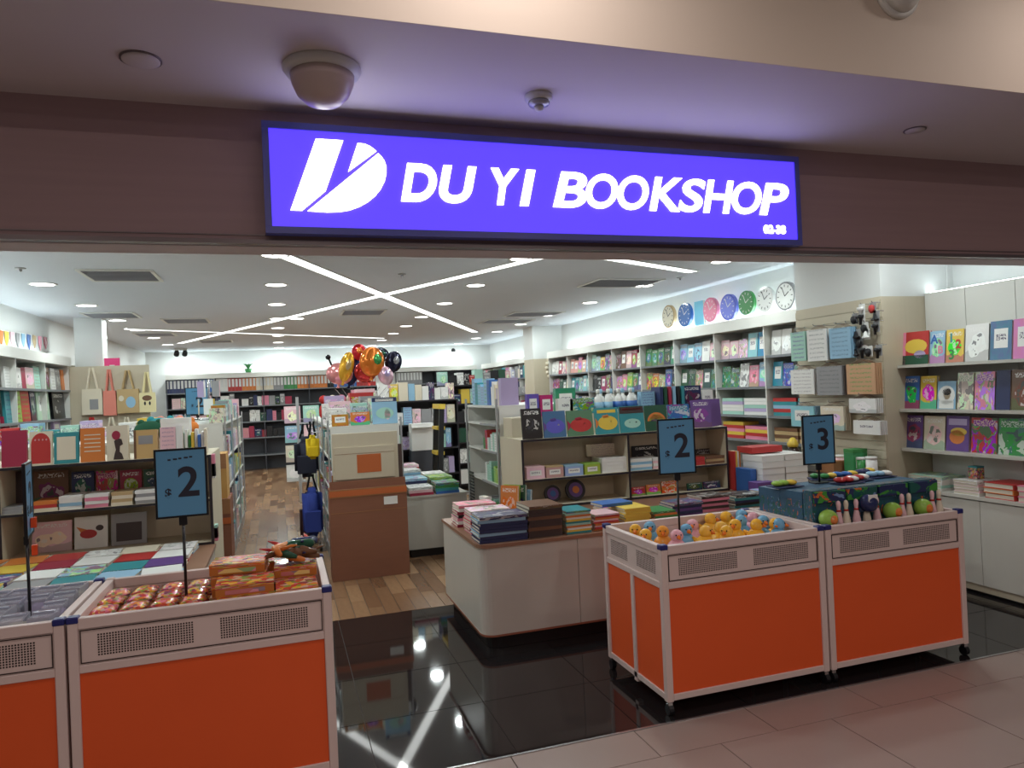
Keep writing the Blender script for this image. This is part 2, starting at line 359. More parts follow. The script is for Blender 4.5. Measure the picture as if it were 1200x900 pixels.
# ------------------------------------------------------------------ sign box
SY = FASY-.075
sx0, sx1, sz0, sz1 = at(316.5, 200, Y=SY).x, at(932.5, 235, Y=SY).x, at(321, 265, Y=SY).z, at(316, 150, Y=SY).z
sg = thing('shop_sign', 'purple backlit shop sign lettered in white above the shop opening', 'sign', ((sx0+sx1)/2, FASY, sz0))
SW, SH = sx1-sx0, sz1-sz0
ob('sign_case', B((-SW/2-.012, SW/2+.012, -.07, -.001, -.012, SH+.012)), frame_mat, sg)
ob('sign_face', B((-SW/2, SW/2, -.0745, -.0702, 0, SH)), sign_mat, sg)
for b in ((-SW/2-.026, SW/2+.026, -.08, -.03, -.028, -.0005), (-SW/2-.026, SW/2+.026, -.08, -.03, SH+.0005, SH+.028), (-SW/2-.026, -SW/2-.0005, -.08, -.03, 0, SH), (SW/2+.0005, SW/2+.026, -.08, -.03, 0, SH)):
    ob('sign_frame', B(b), frame_mat, sg)
def s_at(x, y):
    p = at(x, y, Y=FASY-.0745); return (p.x-sg.location.x, p.z-sz0)
def arc(pts): return pts
logo = [[(370, 163), (402, 165), (381.5, 224), (354, 247), (340.5, 246.5)],
        [(419, 168), (427, 169), (434, 172), (441, 177.5), (408, 201.5)],
        [(443, 180), (447, 184), (450.5, 189), (452.5, 196), (452.5, 204), (450.5, 213), (446, 222), (439.5, 230), (431, 237), (421, 242.5), (410, 246.5), (398, 248.5), (384, 249), (360.5, 247.5)]]
for poly in logo:
    bm = bmesh.new(); prism(bm, [s_at(*p) for p in poly], -.0805, -.0746)
    ob('logo_piece', mesh(bm), letter_mat, sg, label='white slanted piece of the logo')
LET = [('D', 470, 511), ('U', 515, 558), ('Y', 577, 608), ('I', 609, 627), ('B', 648, 687), ('O', 687, 723), ('O', 724, 759), ('K', 761, 799), ('S', 795, 826), ('H', 824, 859), ('O', 858, 891), ('P', 890, 923)]
def edge_y(x, top):     # letters run between two straight lines in the sign plane
    return (191+(x-470)*(216-191)/453) if top else (236+(x-470)*(253-236)/453)
for ch, a, b in LET:
    me = text_mesh(ch, 1, 0, .034 if a < 640 else .02, .22).copy()
    xs = [v.co.x for v in me.vertices]; ys = [v.co.y for v in me.vertices]
    x0, z0 = s_at(a, edge_y(a, False)); x1, z1 = s_at(b, edge_y(b, True))
    zb = s_at((a+b)/2, edge_y((a+b)/2, False))[1]; zt = s_at((a+b)/2, edge_y((a+b)/2, True))[1]
    bm = bmesh.new(); bm.from_mesh(me)
    for v in bm.verts:
        v.co = Vector((x0+(v.co.x-min(xs))/(max(xs)-min(xs))*(x1-x0), -.0746, zb+(v.co.y-min(ys))/(max(ys)-min(ys))*(zt-zb)))
    r = bmesh.ops.extrude_face_region(bm, geom=bm.faces[:]); bmesh.ops.translate(bm, verts=[e for e in r['geom'] if isinstance(e, bmesh.types.BMVert)], vec=(0, -.006, 0))
    ob('letter_'+ch.lower(), mesh(bm), letter_mat, sg, label=f'white slanted capital letter {ch}')
x0, z0 = s_at(893, 273); x1, z1 = s_at(922, 263)
tmx = text_mesh('02-38', .055, .002, .0022); ob('unit_number', tmx, letter_mat, sg, loc=((x0+x1)/2, -.0765, z0), rot=(PI/2, 0, 0), label='small white unit number')

# soffit fittings
p = at(377, 82, Z=2.772); t = thing('dome_camera', 'large white dome on the soffit above the sign', 'camera dome', (p.x, p.y-.02, 2.772))
ob('base_ring', _lat([(0, 0), (.135, 0), (.137, -.012), (.125, -.03), (0, -.03)], 28), wlam, t)
ob('dome', _lat([(.112, -.031), (.108, -.06), (.09, -.1), (.06, -.128), (.025, -.14), (0, -.141)], 28), base_mat('dome_shell', (206, 186, 180), rough=.3), t)
p = at(631, 112, Z=2.772); t = thing('smoke_detector', 'small white smoke detector on the mall soffit', 'smoke detector', (p.x, p.y, 2.772))
ob('base', _lat([(0, 0), (.056, 0), (.056, -.016), (.048, -.024), (0, -.024)], 24), wlam, t)
ob('vent_ring', _lat([(0, -.025), (.042, -.025), (.044, -.032), (.04, -.04), (.02, -.044), (0, -.044)], 24), grey_metal, t)
ob('sensor_tip', _lat([(0, -.045), (.02, -.045), (.017, -.058), (.008, -.064), (0, -.064)], 16), wlam, t)
p = at(165, 69, Z=2.772); t = thing('ceiling_speaker', 'flat round ceiling plate on the left of the soffit', 'ceiling plate', (p.x, p.y, 2.772))
ob('plate', _lat([(0, 0), (.06, 0), (.06, -.008), (.052, -.012), (0, -.012)], 24), soffit_mat, t); ob('rim', _lat([(.061, 0), (.066, 0), (.066, -.005), (.061, -.005)], 24), trim_mat, t)
p = at(1072, 152, Z=2.772); t = thing('sprinkler_plate', 'small round plate on the right of the soffit', 'ceiling plate', (p.x, p.y, 2.772))
ob('plate', _lat([(0, 0), (.045, 0), (.043, -.007), (0, -.009)], 24), soffit_mat, t); ob('rim', _lat([(.046, 0), (.05, 0), (.05, -.004), (.046, -.004)], 24), trim_mat, t)
p = at(1050, -8, Y=2.244); t = thing('round_sensor', 'round dome fitting on the cream bulkhead at upper right', 'sensor', (p.x, 2.2449, p.z), (PI/2, 0, 0))
ob('base_ring', _lat([(0, 0), (.105, 0), (.105, .014), (.095, .02), (0, .02)], 28), wlam, t)
ob('dome', _lat([(.088, .021), (.08, .05), (.055, .075), (.02, .085), (0, .086)], 28), wlam, t)

# ------------------------------------------------------------------ shop ceiling lights
k = 0
ROWN = ['by the left wall', 'over the main aisle', 'right of the main aisle', 'by the right wall']
proto = None
for ri, X in enumerate((-2.08, 0.0, 2.12, 4.22)):
    for yi, Y in enumerate((4.6, 6.15, 7.75, 9.35, 11.0, 12.45, 13.95, 15.6, 17.3)):
        X_ = X
        if ri == 3 and yi == 0: X_, Y = 4.12, 4.0  # unseen light added behind the fascia to brighten the pillar side and near shelf
        lab = f'round recessed shop light, {ORD[yi]} from the front in the row {ROWN[ri]}'
        t = thing('ceiling_downlight', lab, 'light', (X_, Y, HC), group='recessed shop lights')
        ob('trim_ring', RING, wlam, t); ob('lens', LENS, lens_mat, t)
        lamp('lamp', t, (0, 0, -.02), DOWNLIGHT_W, .18, (.90, 1, .985))
t = thing('ceiling_downlight', 'extra recessed shop light between the first two rows', 'light', (.27, 11.02, HC), group='recessed shop lights')
ob('trim_ring', RING, wlam, t); ob('lens', LENS, lens_mat, t)
def strip_light(a, b, label, wd=.12):
    a, b = Vector(a), Vector(b); c = (a+b)/2; d = b-a; ang = math.atan2(d.y, d.x); ln = d.length
    t = thing('strip_light', label, 'light', (c.x, c.y, HC), (0, 0, ang), 'ceiling light strips')
    ob('diffuser', B((-ln/2, ln/2, -wd/2, wd/2, -.006, -.001)), strip_mat, t)
    for s in (-1, 1): ob('edge_trim', B((-ln/2, ln/2, s*(wd/2+.006)-.005, s*(wd/2+.006)+.005, -.01, -.0005)), wlam, t)
strip_light((-.75, 4.42), (3.77, 13.96), 'long light strip running from front left to far right')
strip_light((3.0, 4.44), (-1.83, 15.28), 'long light strip running from front right to far left')
strip_light((-2.2, 12.2), (2.1, 15.03), 'thin light strip crossing the far ceiling', .1)
strip_light((2.45, 5.80), (4.27, 6.745), 'short light strip near the right wall', .12)
def vent(x0, x1, y0, y1, label):
    t = thing('ceiling_vent', label, 'vent', ((x0+x1)/2, (y0+y1)/2, HC), group='ceiling air vents'); wx, wy = (x1-x0)/2, (y1-y0)/2
    for bx in ((-wx, wx, -wy, -wy+.03, -.014, -.0005), (-wx, wx, wy-.03, wy, -.014, -.0005), (-wx, -wx+.03, -wy+.03, wy-.03, -.014, -.0005), (wx-.03, wx, -wy+.03, wy-.03, -.014, -.0005)): ob('frame_bar', B(bx), wlam, t)
    ob('backing', B((-wx+.03, wx-.03, -wy+.03, wy-.03, -.003, -.0005)), grille_mat, t)
    n = 9
    sl = B((-wx+.03, wx-.03, -.012, .012, -.011, -.007))
    for i in range(n): ob('slat', sl, grille_mat, t, loc=(0, -wy+.05+(2*wy-.1)*(i+.5)/n, 0), rot=(.5, 0, 0))
V = [((90, 316), (190, 328), 'large dark vent near the left front'), ((98, 366), (162, 372), 'vent by the second left row light'), ((192, 373), (243, 378), 'vent left of the aisle lights'),
     ((232, 398), (272, 401), 'small far vent left of the long strip'), ((402, 363), (447, 368), 'vent behind the crossing light strips'), ((688, 326), (762, 336), 'large dark vent near the right row'),
     ((598, 364), (650, 371), 'vent beside the right row, second from front'), ((570, 374), (615, 378), 'vent at the far end of the right row'), ((163, 390), (200, 393), 'far vent at the left')]
for a, b, lab in V:
    p, q = at(*a, Z=HC), at(*b, Z=HC); cx = (p.x+q.x)/2; cy = (p.y+q.y)/2; wx = min(max(abs(q.x-p.x)/2, .3), .42)
    vent(cx-wx, cx+wx, cy-.31, cy+.31, lab)
for i, (x, y, lab) in enumerate([(24, 314, 'small sprinkler disc near the left front'), (471, 321, 'small sprinkler disc over the crossing strips'), (797, 325, 'small sprinkler disc by the right wall')]):
    p = at(x, y, Z=HC); t = thing('ceiling_sprinkler', lab, 'sprinkler', (p.x, p.y, HC)); ob('disc', _lat([(0, 0), (.04, 0), (.038, -.008), (0, -.01)], 16), grey_metal, t); ob('nozzle', _lat([(0, -.011), (.012, -.011), (.01, -.03), (0, -.03)], 10), steel, t)
for x, y, lab in ((212, 411, 'twin emergency spot lamps under the far ceiling'), (530, 408, 'small black security camera under the far ceiling')):
    p = at(x, y-3, Z=HC); t = thing('emergency_light' if x < 300 else 'security_camera', lab, 'fixture', (p.x, p.y, HC))
    ob('bracket', B((-.12, .12, -.05, .05, -.05, 0)), wlam, t)
    for s in ((-1, 1) if x < 300 else (0,)):
        bm = bmesh.new(); tube(bm, [(s*.08, 0, -.05), (s*.08, -.02, -.09), (s*.08, -.1, -.14)], [.03, .05, .055], 10); ob('head', mesh(bm, True), black_mat, t)

# ------------------------------------------------------------------ promotion bins
BY0, BD, BH = 3.08, .66, .815
HOLES = {}
def holes(w, h, n, m_, key):
    if key in HOLES: return HOLES[key]
    bm = bmesh.new()
    for i in range(n):
        for j in range(m_):
            x = (i+.5)/n*w-w/2; z = (j+.5)/m_*h-h/2; r = .0032
            f = [bm.verts.new((x+sx*r, 0, z+sz*r)) for sx, sz in ((-1, -1), (1, -1), (1, 1), (-1, 1))]; bm.faces.new(f)
    HOLES[key] = mesh(bm); return HOLES[key]
hole_mat = base_mat('hole_shadow', (58, 44, 40), rough=.9)
WHEEL = None
def make_bin(x0, x1, label, side=False, fz=.63):
    w = x1-x0; t = thing('promotion_bin', label, 'bin', ((x0+x1)/2, BY0, 0), group='orange promotion bins'); h = w/2
    for sx in (-1, 1):
        for yy in (0, BD-.035):
            xa = -h if sx < 0 else h-.035
            p_ = ob('post', B((xa, xa+.035, yy, yy+.035, .065, BH), bevel=.003), powder, t)
            if not yy or sx > 0 or side: ob('corner_cap', B((xa-.003, xa+.038, yy-.003, yy+.038, BH-.022, BH+.004), bevel=.004), blue_cap, p_)
            c_ = ob('caster', B((xa+.006, xa+.029, yy+.006, yy+.029, .048, .066)), steel, t)
            bm = bmesh.new(); tube(bm, [(xa+.006, yy+.018, .026), (xa+.03, yy+.018, .026)], .026, 14); ob('wheel', mesh(bm), black_mat, c_)
    for yy in (.002, BD-.033):
        for z0, z1 in ((BH-.045, BH-.004), (.605, .635), (.07, .1)): ob('rail', B((-h+.0352, h-.0352, yy, yy+.031, z0, z1), bevel=.002), powder, t)
        pn = ob('perforated_panel', B((-h+.0352, h-.0352, yy+.008, yy+.014, .6352, BH-.0452)), powder, t)
        if yy < .1:
            for c in (-1, 1):
                q = holes(w*.35, .085, 34, 9, 'front%.2f' % w); ob('perforation', q, hole_mat, pn, loc=(c*w*.225, yy+.0075, .703), kind='stuff')
            ob('inner_frame', B((-h+.04, h-.04, yy+.0035, yy+.0078, .762, .765), (-h+.04, h-.04, yy+.0035, yy+.0078, .64, .643), (-h+.04, -h+.043, yy+.0035, yy+.0078, .643, .762), (h-.043, h-.04, yy+.0035, yy+.0078, .643, .762)), hole_mat, pn)
        ob('orange_panel', B((-h+.0352, h-.0352, yy+.008, yy+.016, .1002, .6048)), orange_mat, t)
    for sx in (-1, 1):
        xa = -h+.002 if sx < 0 else h-.033
        for z0, z1 in ((BH-.045, BH-.004), (.605, .635), (.07, .1)): ob('rail', B((xa, xa+.031, .0352, BD-.0352, z0, z1), bevel=.002), powder, t)
        xm = xa+.008 if sx < 0 else xa+.017
        pn = ob('side_panel', B((xm, xm+.006, .0352, BD-.0352, .6352, BH-.0452)), powder, t)
        ob('post', B((xa, xa+.031, BD/2-.017, BD/2+.017, .05, .6048), bevel=.002), powder, t)
        for ya, yb in ((.0352, BD/2-.0172), (BD/2+.0172, BD-.0352)): ob('orange_panel', B((xm, xm+.008, ya, yb, .1002, .6048)), orange_mat, t)
        if sx < 0: 
            for c in (-1, 1): ob('perforation', holes(.2, .085, 16, 9, 'side'), hole_mat, pn, loc=(xm-.0006, BD/2+c*.15, .703), rot=(0, 0, -PI/2), kind='stuff')
    ob('bin_floor', B((-h+.036, h-.036, .036, BD-.036, fz-.015, fz)), powder, t)
    return t
make_bin(-1.755, -.803, 'orange promotion bin at the far left edge holding clear plastic packs', fz=.67)
make_bin(-.793, .167, 'orange promotion bin left of the entrance holding toy packs and candy-coloured bags', fz=.67)
make_bin(1.703, 2.655, 'orange promotion bin of toy ducks right of the entrance', True, .68)
make_bin(2.667, 3.607, 'orange promotion bin of toy bowling packs on the far right')

def price_sign(cx, cy, z0, zt, rz, digit, label, base_z=.63, w=.205, h=.292, tilt=0):
    t = thing('price_sign', label, 'sign', (cx, cy, base_z), (0, 0, rz), 'blue price signs'); zb = z0-base_z
    ob('pole', _lat([(.006, .0), (.006, zb+.03)], 10), pole_mat, t); ob('foot', B((-.05, .05, -.035, .035, 0, .008), bevel=.002), pole_mat, t)
    ob('clip', B((-.016, .016, -.008, .010, zb-.035, zb), bevel=.002), pole_mat, t)
    pn = ob('panel', B((-w/2+.006, w/2-.006, -.013, -.007, zb+.006, zb+h-.006)), blue_sign, t)
    for b in ((-w/2, w/2, -.015, -.003, zb, zb+.008), (-w/2, w/2, -.015, -.003, zb+h-.008, zb+h), (-w/2, -w/2+.008, -.015, -.003, zb+.008, zb+h-.008), (w/2-.008, w/2, -.015, -.003, zb+.008, zb+h-.008)): ob('frame_bar', B(b), pole_mat, t)
    ob('back_board', B((-w/2+.004, w/2-.004, -.0068, -.004, zb+.004, zb+h-.004)), pole_mat, t)
    ob('digit', text_mesh(digit, .175, .0006, .0035), digit_mat, pn, loc=(.028, -.0138, zb+.09), rot=(PI/2, 0, 0), label=f'large dark numeral {digit}')
    ob('dollar_mark', text_mesh('$', .05, .0006, .0012), digit_mat, pn, loc=(-.052, -.0138, zb+.09), rot=(PI/2, 0, 0))
    ob('small_print', B(*[(-.05+.021*i, -.05+.021*i+(.016 if i % 2 else .012), -.0136, -.0131, zb+h-.05+.002*i, zb+h-.043+.002*i) for i in range(5)]), digit_mat, pn)
price_sign(at(213, 567, Y=3.36).x, 3.36, 1.118, 1.41, .02, '2', 'blue price sign with a large 2 standing in the left toy-pack bin', base_z=.6705)
price_sign(at(792, 525, Y=3.36).x, 3.36, 1.115, 1.40, -.16, '2', 'blue price sign with a large 2 standing among the toy ducks', base_z=.6805)
price_sign(at(958, 515, Y=3.52).x, 3.52, 1.075, 1.37, -.14, '3', 'blue price sign with a large 3 standing behind the bowling packs', base_z=.962)
pp = at(30, 590, Y=3.34); price_sign(pp.x, 3.34, 1.10, 1.40, 1.74, '2', 'price sign turned edge-on at the far left', base_z=.6705)
_e = [o for o in bpy.data.objects if 'edge-on' in str(o.get('label', ''))][0]
for z_ in (.30, .41): ob('orange_tag', SOFT, glossy, _e, (.0, -.025, z_+.05), scale=(.03, .02, .04), color=(236, 84, 40))
pp = at(231, 470, Y=9.2); price_sign(pp.x, 9.2, 1.46, 1.75, 0, '2', 'bright blue price sign far back between the shelves', base_z=1.401, w=.25, h=.32)

# ------------------------------------------------------------------ goods: generic makers
def book(p, w, h, t, rz, tilt, col, art, label, group=None, name='book', cat='book', parts=True, decals=None):
    """standing face-out: p is the bottom centre of the front cover"""
    if not parts:
        return ob(name, UNIT, ART[art], None, p, (-tilt, 0, rz), (w, t, h), col, label, cat, group)
    r = thing(name, label, cat, p, (-tilt, 0, rz), group)
    ob('cover', COVER, ART[art], r, (0, t/2, 0), (0, 0, 0), (w, t, h), col)
    ob('pages', PAGES, paper_edge, r, (0, t/2, 0), (0, 0, 0), (w, t, h))
    for d in decals or []:
        nm, poly, c = d
        bm = bmesh.new(); prism(bm, [(x*w, z*h) for x, z in poly], -.0012, -.0002)
        ob(nm, mesh(bm), plain, r, color=c)
    return r
def circ(cx, cz, rx, rz, n=16, a0=0, a1=2*PI): return [(cx+rx*math.cos(a0+(a1-a0)*i/n), cz+rz*math.sin(a0+(a1-a0)*i/n)) for i in range(n if a1-a0 > 6 else n+1)]
def rect(x0, x1, z0, z1): return [(x0, z0), (x1, z0), (x1, z1), (x0, z1)]
def faceout(specs, z, place, group, X=None, Y=None, parts=True, tilt=.13, t=.014, name='book', cat='book', side=1):
    """specs: (x0,x1,ytop,colour,art,words[,decals]) in photograph pixels; X plane: faces the aisle on its left (-X)"""
    out = []
    for s in specs:
        x0, x1, yt, col, art, words = s[:6]; dec = s[6] if len(s) > 6 else None
        ym = yt+14
        a, b, tp = at(x0, ym, X=X, Y=Y), at(x1, ym, X=X, Y=Y), at((x0+x1)/2, yt, X=X, Y=Y)
        wd = (b-a).length*.97; hh = tp.z-z; c = (a+b)/2
        rz = 0 if Y is not None else (-PI/2 if side > 0 else PI/2)
        out.append(book((c.x, c.y, z+.0015), wd, hh/math.cos(tilt), t, rz, tilt, col, art, f'{words} {place}'.strip(), group, name, cat, parts, dec))
    return out
def flat(p, w, d, t, rz, col, art, label, group, name='magazine', cat='magazine', parts=True):
    if not parts: return ob(name, UNIT, ART[art], None, p, (0, 0, rz), (w, d, t), col, label, cat, group)
    r = thing(name, label, cat, p, (0, 0, rz), group)
    ob('cover', FLATCOVER, ART[art], r, scale=(w, d, t), color=col); ob('pages', FLATPAGES, paper_edge, r, scale=(w, d, t))
    return r
def stack(cx, cy, z, n, w, d, t, cols, what, group, rz=0, art='plain', top_art='picture', jit=.008, name='magazine', cat='magazine', parts=True):
    for i in range(n):
        col = cols[i % len(cols)]
        pos = f'{ORD[i]} up' if i < n-1 else 'topmost'
        flat((cx+random.uniform(-jit, jit), cy+random.uniform(-jit, jit), z+.0005+i*(t+.0006)), w, d, t, rz+random.uniform(-.03, .03), col, top_art if i == n-1 else art,
             f'{CN(col)} {name}, {pos} of {what}', group, name, cat, parts)
def carton(name, label, cat, p, size, rz=0, col='brown', mat=None, group=None, lid=True, art=None, rot=None):
    w, d, h = size; r = thing(name, label, cat, p, rot or (0, 0, rz), group)
    ob('body', UNIT, ART[art] if art else (mat or plain), r, scale=(w, d, h*(.86 if lid else .97)), color=col)
    ob('lid' if lid else 'top_flap', UNIT, mat or plain, r, (0, 0, h*(.86 if lid else .97)+.0004), scale=(w*1.01, d*1.01, h*(.14 if lid else .03)), color=col)
    return r

# ------------------------------------------------------------------ display table right of the entrance, with its back shelf
TZ, TX0, TX1, TY0, TY1 = .655, 1.105, 4.2, 4.24, 5.3
def rounded(x0, x1, y0, y1, r, n=6):
    return [(x0+r-r*math.cos(a), y0+r-r*math.sin(a)) for a in [i*PI/2/n for i in range(n+1)]] + [(x1, y0), (x1, y1), (x0, y1)]
t = thing('display_table', 'cream display table with rounded corner right of the entrance', 'table', (TX0, TY0, 0))
def rel(poly): return [(x-TX0, y-TY0) for x, y in poly]
seam = 1.758
bm = bmesh.new(); prismz(bm, rel([q for q in rounded(TX0+.012, seam-.002, TY0+.012, TY1, .085)]), .1, TZ-.022); ob('body_panel', mesh(bm), laminate, t)
for xa, xb in ((seam+.002, 2.66), (2.664, 3.43), (3.434, TX1)): ob('body_panel', B((xa-TX0, xb-TX0, .012, TY1-TY0, .1, TZ-.022)), laminate, t)
bm = bmesh.new(); prismz(bm, rel(rounded(TX0+.06, TX1-.05, TY0+.06, TY1-.02, .085)), .001, .0999); ob('toe_kick', mesh(bm), toe_mat, t)
bm = bmesh.new(); prismz(bm, rel(rounded(TX0+.01, TX1, TY0+.01, TY1, .085)), .088, .0995); ob('base_edge', mesh(bm), base_mat('copper_edge', (150, 92, 70), rough=.4), t)
bm = bmesh.new(); prismz(bm, rel(rounded(TX0, TX1, TY0, TY1, .09)), TZ-.0215, TZ); ob('table_top', mesh(bm), base_mat('table_edge', (150, 112, 90), rough=.35), t)

def shelf_unit(name, label, x0, x1, y0, y1, zs, bays, zb, edge=dark_edge, body=beige, facing='front', rail=True, riser=None, floor_z=None):
    """double-sided gondola seen from the front (-Y): shelf boards at zs, top board last"""
    r = thing(name, label, 'shelf', (x0, y0, zb)); X = lambda v: v-x0; W, D = x1-x0, y1-y0
    zt = zs[-1]-zb
    for sx in (0, W-.018): 
        sd = ob('side_panel', B((sx, sx+.018, .004, D, 0, zt-.0185)), body, r); ob('edge_strip', B((sx, sx+.018, 0, .0038, 0, zt-.0185)), edge, sd)
    ob('back_panel', B((.0185, W-.0185, D*.52, D*.52+.012, 0, zt-.0185)), body, r)
    xs = [0]+[X(b) for b in bays]+[W]
    for i in range(len(xs)-1):
        a, b = xs[i]+(.0185 if i == 0 else .0095), xs[i+1]-(.0185 if i == len(xs)-2 else .0095)
        for z in zs[:-1]:
            sb = ob('shelf_board', B((a, b, .004, D*.519, z-zb-.016, z-zb)), body, r); ob('edge_strip', B((a, b, .0, .0038, z-zb-.016, z-zb)), edge, sb)
        if i: 
            dv = ob('divider', B((xs[i]-.009, xs[i]+.009, .004, D*.519, 0, zt-.0185)), body, r); ob('edge_strip', B((xs[i]-.009, xs[i]+.009, 0, .0038, 0, zt-.0185)), edge, dv)
    tb = ob('top_board', B((0, W, .004, D, zt-.018, zt)), body, r); ob('edge_strip', B((0, W, 0, .0038, zt-.018, zt)), edge, tb)
    if riser: ob('riser', B((.03, W-.03, D*.55, D-.02, zt, riser-zb)), body, r)
    return r
UY, U1, U2, U3 = 5.305, .885, 1.2, 0
shelf_unit('gondola_shelf', 'beige two-tier shelf with dark edges behind the display table', 1.76, 3.62, UY, 5.87, (.672, .885, 1.2), (2.68,), 0, riser=1.36)

# books standing on its top
fish = lambda c, c2: [('fish_body', circ(.03, .42, .42, .27, 18), c), ('tail_fin', [(-.34, .42), (-.49, .62), (-.49, .22)], c2), ('eye', circ(.17, .47, .05, .035, 10), 'white'), ('pupil', circ(.18, .47, .025, .018, 8), 'black'), ('top_fin', [(-.15, .6), (.1, .62), (.05, .74), (-.2, .7)], c2)]
G1 = 'picture books on the shelf behind the display table'
faceout([(612, 636, 479, 'black', 'picture', 'black forest picture book'), (637, 664, 482, (70, 110, 150), 'plain', 'blue fish picture book', fish((96, 92, 190), 'purple')),
         (665, 696, 481, (90, 130, 100), 'plain', 'red fish picture book', fish('red', 'crimson')),
         (698, 726, 478, 'teal', 'plain', 'teal picture book of a yellow fish', fish('yellow', 'orange')+[('title_block', rect(-.4, .4, .8, .92), 'yellow')]),
         (727, 756, 476, 'teal', 'plain', 'dark-topped teal shark picture book', [('title_block', rect(-.5, .5, .72, .98), 'dark_brown'), ('title_line', rect(-.4, .4, .84, .92), 'red'), ('shark_body', circ(0, .34, .34, .18), 'mint'), ('eye', circ(-.12, .38, .04, .03, 8), 'black'), ('eye', circ(.16, .38, .04, .03, 8), 'black')]),
         (757, 783, 475, 'dark_green', 'plain', 'dark picture book with a rainbow arch', [('rainbow_arch', circ(0, .38, .42, .34, 14, 0, PI), 'orange'), ('rainbow_arch', circ(0, .38, .34, .26, 14, 0, PI), 'lime'), ('rainbow_arch', circ(0, .38, .26, .18, 14, 0, PI), 'purple')]),
         (784, 810, 474, 'blue', 'collage', 'bright blue picture book')], U2, 'standing on the shelf behind the display table', G1, Y=UY+.03, t=.02)
for i in range(5):
    a = at(813+i*3, 500, Y=UY+.05+i*.035); book((a.x+.085, UY+.05+i*.035, U2+.0015), .17, .235, .022, -.25, .14, 'purple', 'picture' if i == 0 else 'plain', f'purple princess picture book, {ORD[i]} in the leaning row by the price sign', G1)
# second row on the riser
G2n = 'packs on the raised back tier'
faceout([(618, 632, 462, 'blue', 'label', 'blue cup pack'), (633, 648, 463, 'red', 'label', 'red cup pack'), (654, 672, 467, 'white', 'label', 'small white box with red print'), (668, 697, 467, 'teal', 'collage', 'teal and purple box'),
         (751, 768, 459, 'light_blue', 'lines', 'light blue carton'), (800, 822, 452, 'navy', 'picture', 'navy box with orange title'), (823, 836, 457, 'white', 'label', 'small white carton')], 1.36, 'on the raised tier behind the picture books', G2n, Y=5.63, t=.06, name='box', cat='box', tilt=0)
for i, x in enumerate((770, 775, 780, 785, 790, 795)):
    a = at(x, 465, Y=5.64); c = ('navy', 'dark_green', 'crimson', 'light_blue', 'black', 'teal')[i]
    book((a.x, 5.64, 1.3615), .028, .2, .16, 0, 0, c, 'plain', f'{CN(c)} book spine, {ORD[i]} of six on the raised tier', G2n, parts=False)
faceout([(651, 675, 455, 'green', 'label', 'bright green box')], 1.36, 'at the back of the raised tier', G2n, Y=5.72, t=.06, name='box', cat='box', tilt=0)
BOT = _lat([(0, 0), (.034, 0), (.036, .01), (.036, .11), (.03, .135), (.013, .15), (.013, .165)], 14); BCAP = _lat([(.016, .1655), (.016, .2), (.01, .205), (0, .205)], 12); BLAB = _lat([(.0365, .03), (.0367, .03), (.0367, .095), (.0365, .095)], 14)
for i, x in enumerate((701, 707, 713, 719, 725, 733, 739, 745)):
    a = at(x, 470, Y=5.63); b = thing('glue_bottle', f'white bottle with blue label, {ORD[i]} from the left on the raised tier', 'bottle', (a.x, 5.63+.05*(i % 2), 1.3605), group='white bottles on the raised tier')
    ob('body', BOT, glossy, b, color='white'); ob('cap', BCAP, glossy, b, color='light_blue' if i % 2 else 'white'); ob('label_band', BLAB, plain, b, color='blue' if i > 2 else 'light_blue')
# middle tier
def boxes_px(specs, z, Y, group, place, d=.14, art='label'):
    for x0, x1, yt, col, words in specs:
        a, b, tp = at(x0, yt+10, Y=Y), at(x1, yt+10, Y=Y), at((x0+x1)/2, yt, Y=Y)
        carton('box', f'{words} {place}', 'box', ((a.x+b.x)/2, Y+d/2, z+.001), ((b.x-a.x)*.96, d, max(tp.z-z, .03)), col=col, group=group, art=art)
boxes_px([(617, 639, 547, 'pale_pink', 'pink and white card box'), (640, 661, 546, 'tan', 'tan and white card box'), (662, 684, 545, 'light_blue', 'blue and green card box'), (685, 704, 543, 'lime', 'light green card box')], .885, UY+.03, 'small boxes on the middle tier', 'on the middle tier of the beige shelf')
for i in range(4):
    a, b = at(706, 555, Y=UY+.03), at(735, 555, Y=UY+.03); carton('game_box', f'flat white game box, {ORD[i]} from the bottom of the pile on the middle tier', 'box', ((a.x+b.x)/2, UY+.13, .886+i*.03), (b.x-a.x, .2, .029), col='white', group='white game boxes')
a, b = at(690, 530, Y=UY+.2), at(733, 530, Y=UY+.2); book(((a.x+b.x)/2, UY+.24, 1.007), b.x-a.x, .1, .02, 0, .1, 'cream', 'lines', 'cream pad with red lettering lying behind the white game boxes', None, 'sketch_pad', 'pad')
for x0, x1, n, cols, what in ((740, 765, 4, ('light_blue', 'white'), 'the blue and white pile in the right bay'), (766, 776, 4, ('pale_pink', 'white'), 'the narrow pale pile in the right bay'), (815, 827, 3, ('red',), 'the red pile beside the price sign'), (828, 854, 3, ('brown', 'tan'), 'the brown pile at the right end')):
    a, b = at(x0, 550, Y=UY+.03), at(x1, 550, Y=UY+.03); stack((a.x+b.x)/2, UY+.13, .885, n, b.x-a.x, .19, .022, cols, what, 'piles on the middle tier', top_art='plain', name='notebook', cat='notebook', jit=.003)
faceout([(741, 775, 522, 'black', 'picture', 'dark card album'), (816, 836, 526, 'dark_brown', 'collage', 'dark brown album')], .885, 'at the back of the middle tier', None, Y=UY+.25, t=.012, tilt=.05)
